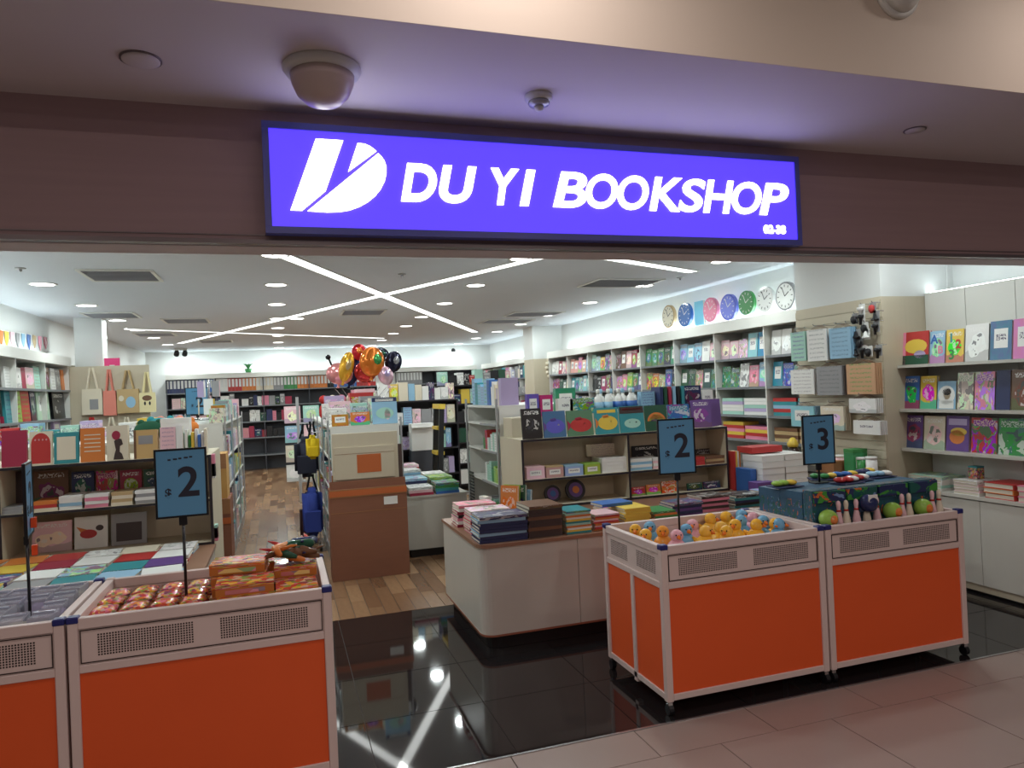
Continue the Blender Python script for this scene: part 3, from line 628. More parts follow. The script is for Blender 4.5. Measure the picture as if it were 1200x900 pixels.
# bottom tier, on the base board
faceout([(741, 757, 571, 'red', 'picture', 'small red book'), (758, 775, 568, 'orange', 'picture', 'small orange book'), (776, 794, 564, 'orange', 'collage', 'larger orange book'), (806, 824, 566, 'dark_green', 'picture', 'dark green book'), (825, 845, 564, 'navy', 'collage', 'navy book')], .672, 'on the bottom tier of the beige shelf', 'books on the bottom tier', Y=UY+.06)
bm = bmesh.new(); bm2 = None
for x, y, r, lab in ((677, 577, .085, 'dark purple round game disc leaning on the bottom tier'), (650, 582, .07, 'black round game disc lying left on the bottom tier')):
    a = at(x, y, Y=UY+.08); t = thing('round_game', lab, 'game', (a.x, UY+.12, .673), (-.25, 0, 0))
    bm = bmesh.new(); prism(bm, circ(0, r, r, r, 24), -.02, .0); ob('rim', mesh(bm), plain, t, color='black')
    bm = bmesh.new(); prism(bm, circ(0, r, r*.7, r*.7, 20), -.024, -.0201); ob('face', mesh(bm), plain, t, color='purple')
    bm = bmesh.new(); prism(bm, circ(0, r, r*.35, r*.35, 16), -.027, -.0241); ob('hub', mesh(bm), plain, t, color='orange' if r > .08 else 'blue')

# magazine stacks on the table top
TS = 'magazines on the display table'
stack(1.285, 4.40, TZ, 8, .31, .22, .0195, ('navy', 'navy', 'light_blue', 'navy'), 'the navy stack at the table corner', TS, top_art='collage', jit=.006)
stack(1.565, 4.42, TZ, 9, .225, .26, .0215, ('dark_brown', 'dark_brown', 'brown'), 'the dark brown stack', TS, top_art='picture', jit=.003)
stack(1.79, 4.40, TZ, 11, .17, .22, .0125, ('teal', 'yellow', 'white', 'orange', 'mint'), 'the thin mixed-colour stack', TS, jit=.004)
stack(1.995, 4.40, TZ, 9, .175, .2, .011, ('orange', 'red', 'pale_pink'), 'the thin orange stack', TS)
stack(2.245, 4.46, TZ, 6, .19, .22, .018, ('yellow',), 'the yellow stack', TS, top_art='plain')
flat((2.16, 4.58, TZ+.112), .24, .17, .02, .1, 'blue', 'plain', 'blue magazine lying across the back of the yellow stack', TS)
stack(2.45, 4.45, TZ, 5, .17, .22, .014, ('green', 'orange'), 'the green and orange stack', TS)
for k, (x, y, n, cols, what) in enumerate(((1.29, 4.70, 7, ('pink', 'crimson', 'pale_pink', 'red'), 'the pink stack behind the navy one'), (1.27, 4.98, 7, ('crimson', 'white', 'pink', 'black'), 'the crimson stack behind the pink one'), (2.69, 4.55, 5, ('purple', 'navy'), 'the purple stack behind the duck bin'), (2.95, 4.62, 6, ('pink', 'dark_brown'), 'the pink-topped stack behind the duck bin'),
                                        (3.24, 4.62, 5, ('teal', 'black', 'navy'), 'the teal stack behind the duck bin'), (3.52, 4.65, 5, ('light_blue', 'white'), 'the pale blue stack behind the bowling bin'), (1.62, 4.78, 3, ('white', 'light_blue'), 'the low white pile behind the brown stack'), (1.95, 4.8, 2, ('mint', 'grey'), 'the low mint pile'), (2.3, 4.85, 3, ('orange', 'cream'), 'the low orange pile'))):
    stack(x, y, TZ, n, .27 if x < 1.5 else .23, .2, .021 if n > 6 else .018, cols, what, TS, top_art='collage')
for i, (x, c) in enumerate(((1.545, 'orange'), (1.575, 'lime'), (1.605, 'dark_green'), (1.655, 'light_blue'))):
    book((x, 5.02+.03*(i % 2), TZ+.001), .15, .24-.04*(i == 3), .02, -.9, .1, c, 'picture', f'{CN(c)} picture book leaning against the beige shelf end', 'books leaning by the beige shelf')
book((1.42, 5.1, TZ+.001), .05, .16, .1, .2, .0, 'white', 'lines', 'small white book standing at the back of the table', None)
# boxes at the right end of the table
for i in range(6):
    for j in range(2): carton('white_box', f'flat white carton, {ORD[i]} up in the {"left" if j == 0 else "right"} pile by the beige shelf', 'box', (3.80+j*.225+random.uniform(-.004, .004), 5.08+random.uniform(-.006, .006), TZ+.001+i*.052), (.214, .26, .049), col='white', group='flat white cartons')
carton('blue_box', 'purple-blue striped box at the table end', 'box', (3.66, 4.93, TZ+.001), (.16, .12, .11), col='purple', art='lines')
carton('blue_box', 'blue box beside the white cartons', 'box', (3.655, 5.12, TZ+.001), (.055, .2, .2), col='blue')
for i, c in enumerate(('red', 'yellow', 'white', 'orange')): book((3.645+i*.016, 5.30, TZ+.002), .014, .33, .1, 0, 0, c, 'plain', f'thin {c} folder standing behind the white cartons', 'folders behind the white cartons', 'folder', 'folder', False)
carton('red_box', 'flat red box lying on the white cartons', 'box', (3.85, 5.19, TZ+.32), (.3, .2, .05), col='red')

# ------------------------------------------------------------------ toy ducks
def duck_mesh():
    bm = bmesh.new(); lathe(bm, [(0, 0), (.034, .002), (.047, .02), (.05, .04), (.043, .06), (.03, .074), (.024, .08), (.0, .082)], 16); me = mesh(bm, True)
    bm = bmesh.new(); ball(bm, (0, -.004, .1), .031, n=14, m=9); hd = mesh(bm, True)
    bm = bmesh.new(); tube(bm, [(0, -.03, .098), (0, -.05, .094)], [.012, .004], 8); bk = mesh(bm, True)
    bm = bmesh.new(); ball(bm, (-.012, -.031, .108), .004, n=6, m=4); ball(bm, (.012, -.031, .108), .004, n=6, m=4); ey = mesh(bm, True)
    bm = bmesh.new(); tube(bm, [(0, .035, .05), (0, .06, .072)], [.02, .004], 8); tl = mesh(bm, True)
    return me, hd, bk, ey, tl
DK = duck_mesh()
ducks = [(745, 628, 'yellow'), (760, 625, 'light_blue'), (777, 630, 'orange'), (793, 635, 'pink'), (804, 628, 'light_blue'), (823, 612, 'yellow'), (838, 613, 'yellow'), (826, 630, 'yellow'), (841, 630, 'yellow'), (862, 622, 'yellow'), (853, 628, 'yellow'), (878, 622, 'yellow'),
         (850, 606, 'light_blue'), (862, 610, 'light_blue'), (869, 617, 'light_blue'), (891, 618, 'light_blue'), (876, 607, 'pink'), (889, 608, 'pink'), (900, 612, 'pink'), (903, 620, 'light_blue'), (915, 618, 'yellow'), (757, 634, 'yellow'), (812, 622, 'pink')]
cnt = {}; placed = []
for x, y, c in ducks:
    a = at(x, y, Z=.76); X = min(max(a.x, 1.80), 2.56); Y = min(max(a.y, 3.18), 3.66)
    for it in range(60):
        bad = [q for q in placed if (q[0]-X)**2+(q[1]-Y)**2 < .0108]
        if not bad: break
        q = bad[0]; d = Vector((X-q[0]+1e-3, Y-q[1]+2e-3)).normalized(); X = min(max(X+d.x*.012, 1.79), 2.57); Y = min(max(Y+d.y*.012, 3.175), 3.67)
    placed.append((X, Y)); cnt[c] = cnt.get(c, 0)+1
    t = thing('toy_duck', f'{CN(c)} squeeze toy duck, {ORD[cnt[c]-1]} of its colour from the left in the bin', 'toy duck', (X, Y, .6805), (0, 0, random.uniform(-1, 1)), 'squeeze toy ducks'); t.scale = (1.12, 1.12, 1.12)
    cc = {'yellow': (236, 178, 58), 'light_blue': (110, 168, 204), 'orange': (232, 156, 60), 'pink': (226, 166, 178)}[c]
    for nm, me, k in (('body', DK[0], cc), ('head', DK[1], cc), ('tail', DK[4], cc), ('beak', DK[2], (230, 120, 40)), ('eyes', DK[3], (20, 20, 24))): ob(nm, me, glossy, t, color=k)
# flat coloured pads under the last ducks
# ------------------------------------------------------------------ toy bowling packs
PIN = _lat([(0, 0), (.014, 0), (.021, .03), (.022, .055), (.013, .1), (.009, .12), (.012, .135), (.013, .15), (.009, .163), (0, .168)], 14)
BAND = _lat([(.0115, .108), (.0128, .108), (.0118, .118), (.0105, .118)], 14)
bm = bmesh.new(); ball(bm, (0, 0, 0), .05, n=18, m=12); BALLM = mesh(bm, True)
bm = bmesh.new(); ball(bm, (0, -.032, 0), .027, n=12, m=8); BALLC = mesh(bm, True)
def bowling(x, y, i, balls, tagd=False):
    t = thing('bowling_pack', f'toy bowling pack with green ball and pins, {ORD[i]} from the left in the front row', 'toy', (x, y, .6305), group='toy bowling packs')
    ob('back_box', UNIT, ART['ocean'], t, (0, .12, 0), scale=(.216, .07, .345), color=(44, 86, 108))
    ob('tray', UNIT, ART['ocean'], t, (0, .045, 0), scale=(.216, .078, .12), color=(34, 60, 72))
    ob('header_card', B((-.1, .1, .068, .0845, .28, .34)), ART['ocean'], t, color='navy')
    for j in range(3 if balls == 'pins' else 2):
        px = -.085+j*.045 if balls != 'pins' else -.07+j*.07
        if balls == 'right': px = -.08+j*.045
        if balls == 'left': px = .03+j*.05
        p_ = ob('pin', PIN, glossy, t, (px, .045, .121), color='cream' if j % 2 else 'pale_pink'); ob('band', BAND, glossy, p_, color='red')
    bx = .055 if balls == 'right' else -.05
    if balls != 'pins':
        b_ = ob('ball', BALLM, glossy, t, (bx, .034, .2), color='lime'); ob('ball_centre', BALLC, glossy, b_, color='orange')
    else: ob('ball', BALLM, glossy, t, (.0, .03, .26), color='navy')
    if tagd: ob('price_tag', B((-.03, .03, -.006, -.003, .25, .31)), plain, t, rot=(0, 0, 0), color='white')
for i, (x, bl) in enumerate(((2.815, 'left'), (3.033, 'pins'), (3.251, 'left'), (3.469, 'left'))): bowling(x, 3.135, i, bl, i == 1)
for i in range(2):
    for j in range(4): carton('bowling_box', f'dark blue printed toy box, {ORD[j]} from left, {"middle" if i == 0 else "rear"} row of bowling bin', 'box', (2.815+j*.218, 3.39+i*.19, .6305), (.216, .186, .33-.01*i), col=(46, 88, 118), art='ocean', group='printed toy boxes')
for i, (x, y, c, z) in enumerate(((2.76, 3.5, 'lime', .9645), (3.13, 3.42, 'red', .9645), (3.14, 3.62, 'green', .9645), (3.24, 3.47, 'red', .9645), (3.3, 3.63, 'blue', .9645), (3.46, 3.52, 'light_blue', .9645), (3.48, 3.66, 'navy', .9645))):
    t = thing('toy_card', f'blister card with {CN(c)} toys lying on the bowling boxes' + (' beside the price sign' if c == 'red' and i == 1 else ' towards the right' if c == 'red' else ''), 'toy', (x, y, z+.006), (.0, 0, random.uniform(-.5, .5)), 'blister cards')
    ob('card', B((-.085, .085, -.06, .06, -.005, 0)), plain, t, color='navy')
    for j in range(3):
        bm = bmesh.new(); ball(bm, (-.05+j*.05, random.uniform(-.02, .02), .016), .027, 1.1, 1.5, .6, 10, 6); ob('toy_piece', mesh(bm, True), glossy, t, color=c if j < 2 else ('white' if i % 2 else 'yellow'))

# ------------------------------------------------------------------ left bins: packs
def pillow(w, d, h):
    bm = bmesh.new(); n = 5
    g = [[[bm.verts.new((w*(i/n-.5), d*(j/n-.5), h/2+s*h/2*(math.sin(PI*i/n)*math.sin(PI*j/n))**.6)) for j in range(n+1)] for i in range(n+1)] for s in (-1, 1)]
    for s in (0, 1):
        for i in range(n):
            for j in range(n): bm.faces.new((g[s][i][j], g[s][i+1][j], g[s][i+1][j+1], g[s][i][j+1]))
    bmesh.ops.remove_doubles(bm, verts=bm.verts[:], dist=1e-5)
    return mesh(bm, True)
PIL = pillow(1, 1, 1)
i = 0
for layer in range(3):
    for gx in range(4):
        for gy in range(4):
            x, y = -.72+gx*.112, 3.175+gy*.135
            c = random.choice(('pink', 'yellow', 'orange', 'red', 'lime', 'pale_pink'))
            nm = ('lowest', 'middle', 'top')[layer]
            t = thing('trinket_bag', f'{CN(c)} trinket bag, {ORD[gx]} from left, {ORD[gy]} row, {nm} layer of left bin', 'bag', (x, y, .6705+layer*.042), (0, 0, random.uniform(-.1, .1)), 'trinket bags')
            ob('bag', PIL, ART['speckle'], t, scale=(.104, .125, .04), color=c); ob('seal_strip', B((-.046, .046, .0595, .066, .018, .022)), clear_bag, t); i += 1
def toy_box(x, y, z, rz, w, d, h, lab, c=(190, 110, 40)):
    t = thing('toy_box', lab, 'box', (x, y, z), (0, 0, rz), 'orange toy boxes'); ob('box_body', UNIT, plain, t, scale=(w, d, h*.7), color=c)
    ob('window_front', B((-w*.34, w*.34, -d/2-.0012, -d/2-.0002, h*.16, h*.55)), ART['speckle'], t, color='white'); ob('box_lid', UNIT, ART['speckle'], t, (0, 0, h*.7+.0003), scale=(w*1.005, d*1.005, h*.3), color=(200, 110, 40))
k = 0
for n, x, y, rz in ((4, -.17, 3.23, .02), (5, -.20, 3.42, -.08), (4, -.17, 3.6, .05), (3, .03, 3.24, .04), (4, .03, 3.45, -.04)):
    for j in range(n):
        toy_box(x+random.uniform(-.006, .006), y+random.uniform(-.004, .004), .6705+j*.046, rz, .225 if x < -.1 else .18, .165, .0455, f'orange toy box, {ORD[j]} from the bottom of the {("front left", "middle left", "back left", "front right", "middle right")[k]} pile')
    k += 1
for i in range(9):
    t = thing('toy_bundle', f'bundle of dark rubber toys, {ORD[i]} of the heap on the orange boxes', 'toy', (.03+random.uniform(-.06, .06), 3.46+random.uniform(-.05, .05), .857+.022*(i//3)), (0, 0, random.uniform(0, 3)), 'rubber toy bundles'); t.scale = (1.35, 1.35, 1.5)
    c = ('brown', 'navy', 'orange', 'dark_green', 'brown')[i % 5]
    bm = bmesh.new(); tube(bm, [(-.07, 0, .012), (-.03, .02, .022), (.03, -.02, .02), (.07, .0, .014)], [.006, .014, .014, .005], 8); ob('body', mesh(bm, True), glossy, t, color=c)
    for s in (-1, 1):
        bm = bmesh.new(); tube(bm, [(s*.03, 0, .02), (s*.04, .03*s, .03), (s*.055, .05*s, .034)], [.007, .005, .002], 6); ob('limb', mesh(bm, True), glossy, t, color='red' if s > 0 else c)
silver = base_mat('silver_wrap', (176, 180, 196), rough=.2, metal=.4)
for i in range(36):
    gx, gy = i % 9, (i//9)
    if gx == 7 and gy == 1: continue            # the price sign's foot stands here
    t = thing('clear_pack', f'clear plastic pack, {ORD[gx]} from left, {ORD[gy]} row of the far left bin', 'pack', (-1.665+gx*.096, 3.195+gy*.145, .6705), (0, 0, random.uniform(-.1, .1)), 'clear plastic packs')
    ob('wrap', SOFT, clear_bag, t, scale=(.078, .12, .15)); ob('contents', SOFT, matte, t, (0, 0, .005), scale=(.06, .1, .11), color=('grey', 'lilac', 'grey', 'cream')[i % 4]); ob('foil_edge', B((-.038, .038, -.01, .01, .151, .158)), silver, t)

def goods_row(y0, y1, z, hmax, xs, face, cols, place, group, rnd, depth=.12, name='boxed_item', wmin=.05, wmax=.14, art=None):
    """goods along a board parallel to the aisle; xs is the front plane, face +1 looks to +X, -1 to -X"""
    y = y0; j = 0
    while y < y1-wmin:
        wd = min(rnd.uniform(wmin, wmax), y1-y); h = rnd.uniform(.55, 1)*hmax; c = rnd.choice(cols)
        ob(name, UNIT, ART[art or rnd.choice(('lines', 'collage', 'picture', 'label'))], None, (xs-face*(depth/2+.01), y+wd/2, z+.001), (0, 0, PI/2 if face > 0 else -PI/2), (wd*.94, depth, h), c, f'{CN(c)} {name.replace("_", " ")}, {ORD[min(j, 28)]} from front, {place}', name.split('_')[0], group)
        y += wd; j += 1
# ------------------------------------------------------------------ left island: low table with shelf behind it
LX0, LX1 = -2.45, -.46
t = thing('display_table', 'low cream display table behind the left bins', 'table', (LX0, 4.1, 0))
ob('body_panel', B((0, LX1-LX0, .012, 1.1, .1, TZ-.022)), laminate, t); ob('toe_kick', B((.05, LX1-LX0-.05, .06, 1.08, .001, .0999)), toe_mat, t); ob('table_top', B((-.01, LX1-LX0+.01, 0, 1.1, TZ-.0215, TZ)), base_mat('table_edge'), t)
LY = 5.205
shelf_unit('gondola_shelf', 'beige shelf with dark edges behind the left low table', LX0, LX1, LY, 5.95, (.67, .958, 1.25), (-1.68,), 0)
frame = lambda c, c2: [('border', rect(-.5, .5, 0, 1), c), ('card_panel', rect(-.38, .38, .12, .88), c2)]
def lines(c, zs, w=.34): return [('print_line', rect(-w, w, z, z+.03), c) for z in zs]
LG = 'albums and bags along the top of the left shelf'
def rise(dec, k=.0006):
    return dec
faceout([(0, 31, 505, 'crimson', 'plain', 'plain crimson album'),
         (33, 61, 506, 'cream', 'plain', 'white album with a red arch', [('red_arch', circ(0, .62, .42, .33, 14, 0, PI)+[(-.42, .05), (.42, .05)], 'red')]+[('dot', circ(-.24+.16*i, .75, .04, .03, 8), 'pale_pink') for i in range(4)]),
         (62, 92, 507, 'teal', 'plain', 'teal framed card', [('card_panel', rect(-.38, .38, .12, .86), 'cream')]),
         (93, 122, 502, 'orange', 'plain', 'orange album with white lines', lines('cream', (.3, .42, .54, .66, .78)))], 1.25, 'on top of the left shelf', LG, Y=LY+.03, t=.02, tilt=.1)
faceout([(124, 150, 499, 'cream', 'plain', 'cream bag with a dark head silhouette', [('bust', [(-.2, .02), (.28, .02), (.2, .18), (.1, .24), (.12, .4), (.26, .45), (.2, .6), (.0, .64), (-.15, .55), (-.08, .3), (-.14, .18)], 'dark_brown'), ('turban', circ(-.05, .72, .2, .13), 'crimson')]),
         (156, 185, 504, (206, 172, 116), 'plain', 'tan paper bag with grey label', [('label_panel', rect(-.3, .3, .5, .8), 'grey'), ('side_strip', rect(-.5, -.4, 0, 1), 'brown')]), (187, 206, 501, 'pale_pink', 'lines', 'pink lined packet'), (206, 214, 499, 'white', 'plain', 'narrow white packet')], 1.25, 'on top of the left shelf', LG, Y=LY+.03, t=.05, tilt=.06, name='paper_bag', cat='bag')
a, b = at(188, 497, Y=LY+.2), at(222, 497, Y=LY+.2); carton('red_white_box', 'white box with red top standing behind the pink packet', 'box', ((a.x+b.x)/2, LY+.26, 1.251), (b.x-a.x, .12, .25), col='white', art='label')
for i, c in enumerate(('white', 'mint', 'white', 'green', 'yellow', 'white', 'blue', 'white', 'cream')):
    ob('exercise_book', UNIT, plain, None, (-.66+.02*i, LY+.16+.02*(i % 2), 1.2512), (0, 0, .05), (.017, .17, .13+.02*(i % 3)), c, f'{c} exercise book spine, {ORD[i]} from the left at the shelf end', 'notebook', 'exercise books at the left shelf end')
faceout([(38, 80, 552, 'brown', 'picture', 'brown album'), (83, 110, 553, 'navy', 'picture', 'navy album'), (112, 138, 552, 'red', 'collage', 'red album'), (140, 166, 551, 'crimson', 'picture', 'crimson album'), (168, 190, 550, 'dark_green', 'picture', 'dark green album'), (6, 34, 553, 'dark_brown', 'plain', 'dark brown album')], .958, 'at the back of the middle tier of the left shelf', 'albums on the middle tier at left', Y=LY+.27, t=.015, tilt=.08)
for x0, x1, n, cols, what in ((38, 67, 3, ('cream', 'red', 'orange'), 'the orange-edged pile on the left shelf'), (69, 97, 4, ('white', 'light_blue', 'white'), 'the blue and white pile on the left shelf'), (99, 128, 4, ('pink', 'white'), 'the pink pile on the left shelf'), (130, 156, 4, ('cream', 'tan'), 'the cream pile on the left shelf'), (158, 184, 4, ('grey', 'white'), 'the grey pile on the left shelf'), (0, 26, 2, ('grey',), 'the grey pile at the left edge')):
    a, b = at(x0, 590, Y=LY+.02), at(x1, 590, Y=LY+.02); stack((a.x+b.x)/2, LY+.12, .958, n, (b.x-a.x)*.96, .2, .021, cols, what, 'piles on the left shelf', top_art='plain', name='notebook', cat='notebook', jit=.003)
faceout([(36, 84, 612, 'pale_pink', 'picture', 'pale pink poster album'), (86, 126, 606, 'white', 'plain', 'white album with a red bird', [('red_bird', circ(-.08, .45, .26, .14), 'red'), ('wing', [(-.3, .5), (-.45, .7), (-.1, .58)], 'orange'), ('dark_head', circ(.26, .62, .12, .09), 'dark_brown')]), (129, 172, 602, 'grey', 'plain', 'grey framed slate', [('slate', rect(-.36, .36, .12, .7), 'dark_brown')])], .67, 'on the bottom tier of the left shelf', 'albums on the bottom tier at left', Y=LY+.2, t=.015)
MG = 'magazines spread on the left low table'
k = 0
rows = ((5.05, ('cream', 'orange', 'orange', 'red', 'white', 'cream', 'white')), (4.82, ('light_blue', 'orange', 'yellow', 'crimson', 'white', 'red', 'white')), (4.58, ('light_blue', 'yellow', 'purple', 'white', 'light_blue', 'teal', 'purple')), (4.34, ('white', 'tan', 'yellow', 'grey', 'teal', 'light_blue', 'white')))
for ri, (y, cols) in enumerate(rows):
    for ci, c in enumerate(cols):
        for j in range(2):
            flat((-1.93+ci*.212+random.uniform(-.01, .01), y+random.uniform(-.01, .01), TZ+.0006+j*.0205), .2, .215, .0195, random.uniform(-.12, .12), c if j else random.choice(('white', 'cream', 'red', 'light_blue')), random.choice(('collage', 'picture', 'plain', 'lines')) if j else 'plain',
                 f'{CN(c)} {"upper" if j else "lower"} magazine, {ORD[ci]} from left, {ORD[ri]} row of left low table', MG)
# little things hanging on the shelf end
for i, (x, y, c) in enumerate(((247, 545, 'pink'), (250, 555, 'white'), (244, 560, 'navy'), (247, 640, 'mint'), (243, 652, 'pink'))):
    a = at(x, y, X=LX1+.02); ob('hanging_pack', SOFT, plain, None, (LX1+.012, min(max(a.y, 5.25), 5.9), a.z-.04), (0, 0, 0), (.02, .07, .09), c, f'small {c} pack hanging on the end of the left shelf' + (' low down' if y > 600 else ' near the top'), 'pack')

# ------------------------------------------------------------------ near right wall: base cabinets, shelves, pegboard pillar
t = thing('base_cabinet', 'long cream base cabinet along the right wall', 'cabinet', (4.64, 3.1, 0))
ob('carcass', B((.02, .42, 0, 1.378, .1, .675)), laminate, t); ob('toe_kick', B((.05, .42, 0, 1.378, .001, .0999)), toe_mat, t)
for ya, yb in ((0, .3), (.304, .727), (.731, 1.05), (1.054, 1.376)): ob('door', B((0, .0195, ya, yb, .075, .665)), laminate, t)
ob('plinth', B((.022, .0495, 0, 1.378, .02, .0745)), beige, t)
ob('counter_top', B((-.015, .42, 0, 1.378, .6755, .7)), laminate, t)
t = thing('book_shelf', 'cream wall shelf over the cabinet on the near right', 'shelf', (4.64, 3.1, .7))
for ya, yb in ((0, .38), (.384, .63), (.634, 1.02), (1.024, 1.378)): ob('back_panel', B((.31, .325, ya, yb, 0, 1.52)), wlam, t)
for z in (1.0, 1.308, 1.652): ob('shelf_board', B((0, .309, 0, 1.378, z-.7-.022, z-.7)), laminate, t)
ob('end_panel', B((.3255, .42, 0, 1.378, 1.5, 1.52)), wlam, t)
ob('cove_led', B((.36, .40, 0, 1.37, 1.521, 1.53)), cove_mat, t)
NG = 'books on the near right wall shelf'
XS = 4.70
petal = [('petals', circ(.05, .55, .4, .22, 14), 'yellow'), ('leaf_patch', rect(-.5, .5, .0, .28), 'dark_green'), ('butterfly', circ(.2, .3, .2, .12), 'lilac'), ('spine_strip', rect(-.5, -.3, .0, 1), 'pink')]
faceout([(1053, 1087, 389, 'red', 'plain', 'pink and yellow flower book', petal), (1088, 1106, 388, 'light_blue', 'picture', 'pale blue alphabet book'), (1107, 1128, 386, 'yellow', 'picture', 'yellow counting book'),
         (1129, 1157, 380, 'white', 'picture', 'white book with pink balloon'), (1158, 1184, 376, 'teal', 'label', 'teal book with white label'), (1185, 1214, 373, 'pink', 'label', 'pink book with white label')], 1.652, 'on the top board at near right', NG, X=XS, t=.03, tilt=.1)
def on_book(b, s, x, z, size, c):
    h = b.children[0].scale.z; w_ = b.children[0].scale.x
    ob('title_letter', text_mesh(s, size, .0004, .003), plain, b, loc=(x*w_, -.0012, z*h), rot=(PI/2, 0, 0), color=c)
for b in [o for o in bpy.data.objects if o.name.startswith('book') and 'alphabet book' in str(o.get('label', ''))]:
    on_book(b, 'A', -.22, .62, .09, 'blue'); on_book(b, 'B', .2, .3, .08, 'pink')
for b in [o for o in bpy.data.objects if o.name.startswith('book') and 'counting book' in str(o.get('label', ''))]:
    on_book(b, '1', -.22, .62, .09, 'teal'); on_book(b, '2', .2, .42, .09, 'red'); on_book(b, '3', -.18, .1, .1, 'green')
faceout([(1056, 1076, 441, 'blue', 'picture', 'blue book with orange picture'), (1077, 1096, 441, 'yellow', 'picture', 'yellow book'), (1097, 1119, 447, 'light_blue', 'plain', 'blue book with a portrait', [('halo', circ(0, .5, .46, .34), 'white'), ('shirt', rect(-.4, .4, .02, .3), 'white'), ('face', circ(.02, .5, .2, .16), 'tan'), ('hair', circ(.02, .62, .24, .13), 'black')]), (1120, 1139, 437, 'cream', 'collage', 'cream picture book'), (1140, 1164, 436, 'pink', 'collage', 'pink picture book'), (1165, 1182, 434, 'navy', 'plain', 'navy hardback'), (1183, 1212, 433, 'brown', 'picture', 'brown and gold hardback')], 1.308, 'on the middle board at near right', NG, X=XS, t=.03, tilt=.1)
faceout([(1058, 1080, 487, 'purple', 'picture', 'purple and teal storybook'), (1081, 1106, 488, 'cream', 'picture', 'cream and green storybook'), (1107, 1134, 488, 'purple', 'plain', 'purple storybook with a face', [('face', circ(-.02, .4, .34, .2), 'orange'), ('hair', circ(.05, .55, .36, .12), 'yellow'), ('title', rect(-.4, .4, .74, .92), 'lilac')]), (1136, 1167, 490, 'red', 'collage', 'red and orange storybook'), (1168, 1204, 491, 'green', 'collage', 'green and pink storybook')], 1.0, 'on the lower board at near right', NG, X=XS, t=.03, tilt=.1)
CG = 'stacks on the right counter'
for y, n, cols, what, ww in ((4.28, 5, ('white', 'mint', 'white'), 'the far white stack on the right counter', .3), (3.93, 5, ('white', 'pale_pink'), 'the pinkish stack on the right counter', .2), (3.68, 3, ('red', 'orange', 'red'), 'the red stack on the right counter', .22), (3.44, 3, ('pink',), 'the pink stack on the right counter', .22)):
    stack(4.76, y, .7, n, .24, ww, .02 if n > 3 else .036, cols, what, CG, top_art='collage' if n > 3 else 'plain', jit=.004, name='book', cat='book')
carton('gift_box', 'small shiny teal gift box on the right counter', 'box', (4.77, 3.95, .805), (.07, .07, .09), col='teal', art='speckle')
# pegboard pillar
PX_, PY0, PY1 = 4.5, 4.485, 5.46
t = struct('wall_pillar', B((PX_+.012, XR, PY0, PY1, 2.2, HC)), white_wall, label='white pillar above the pegboard')
struct('wall_pillar', B((PX_+.012, XR, PY0, PY1, 0, 2.2)), beige, label='beige pillar behind the pegboard')
t = thing('pegboard', 'beige slat pegboard on the right pillar', 'pegboard', (PX_, PY0, 0))
z = .78
while z < 2.18:
    ob('slat', B((0, .011, .005, PY1-PY0-.005, z, z+.066)), beige, t); z += .07
def hook(y, z, ln=.16):
    bm = bmesh.new(); tube(bm, [(0, y-PY0, z-0), (-ln, y-PY0, z), (-ln-.008, y-PY0, z+.012)], .0035, 6); ob('hook', mesh(bm), steel, t)
PGN = 'cards and plaques on the pegboard'
pegs = [(927, 945, 389, 423, 'mint', 'lines', 'pale green hanging notepad'), (946, 970, 386, 423, 'white', 'lines', 'white notepad with an eye emblem'), (972, 998, 384, 420, 'light_blue', 'lines', 'pale blue hanging notepad'),
        (927, 955, 433, 462, 'white', 'lines', 'white lettered plaque'), (957, 988, 429, 463, 'grey', 'lines', 'grey lettered plaque'), (992, 1027, 426, 462, (204, 160, 122), 'lines', 'wood-brown lettered plaque'),
        (927, 955, 476, 500, 'light_blue', 'label', 'blue-grey lettered plaque'), (962, 990, 476, 504, 'cream', 'picture', 'cream plaque with a round motif'), (995, 1028, 467, 484, 'white', 'picture', 'white plaque with a pink bow'), (1000, 1033, 493, 509, 'white', 'label', 'white plaque with dark ribbons')]
for x0, x1, y0, y1, c, ar, lab in pegs:
    XP = PX_-.13
    a, b = at(x0, (y0+y1)/2, X=XP), at(x1, (y0+y1)/2, X=XP); zt, zb = at((x0+x1)/2, y0, X=XP).z, at((x0+x1)/2, y1, X=XP).z
    yc, wd = (a.y+b.y)/2, abs(a.y-b.y)
    for j in range(4):
        r = thing('hanging_plaque', lab + (' at the front of its hook' if j == 0 else f', {ORD[j]} on its hook'), 'plaque', (XP+j*.02, yc, zb), (0, 0, -PI/2), PGN)
        ob('board', UNIT, ART[ar] if j == 0 else plain, r, scale=(wd*.95, .012, zt-zb), color=c)
        bm = bmesh.new(); tube(bm, [(-wd*.3, 0, zt-zb), (0, 0, zt-zb+.035), (wd*.3, 0, zt-zb)], .0022, 5); ob('cord', mesh(bm), plain, r, color='brown')
    hook(yc, zt+.034)
GD = 'black gadgets on the pegboard'
GADS = [_lat([(0, -.01), (.012, -.01), (.026, .012), (.028, .03), (.02, .05), (0, .055)], 10), _lat([(0, -.03), (.012, -.03), (.014, .02), (.03, .03), (.03, .05), (0, .05)], 10), _lat([(0, 0), (.03, 0), (.034, .012), (.02, .018), (.01, .055), (0, .055)], 10)]
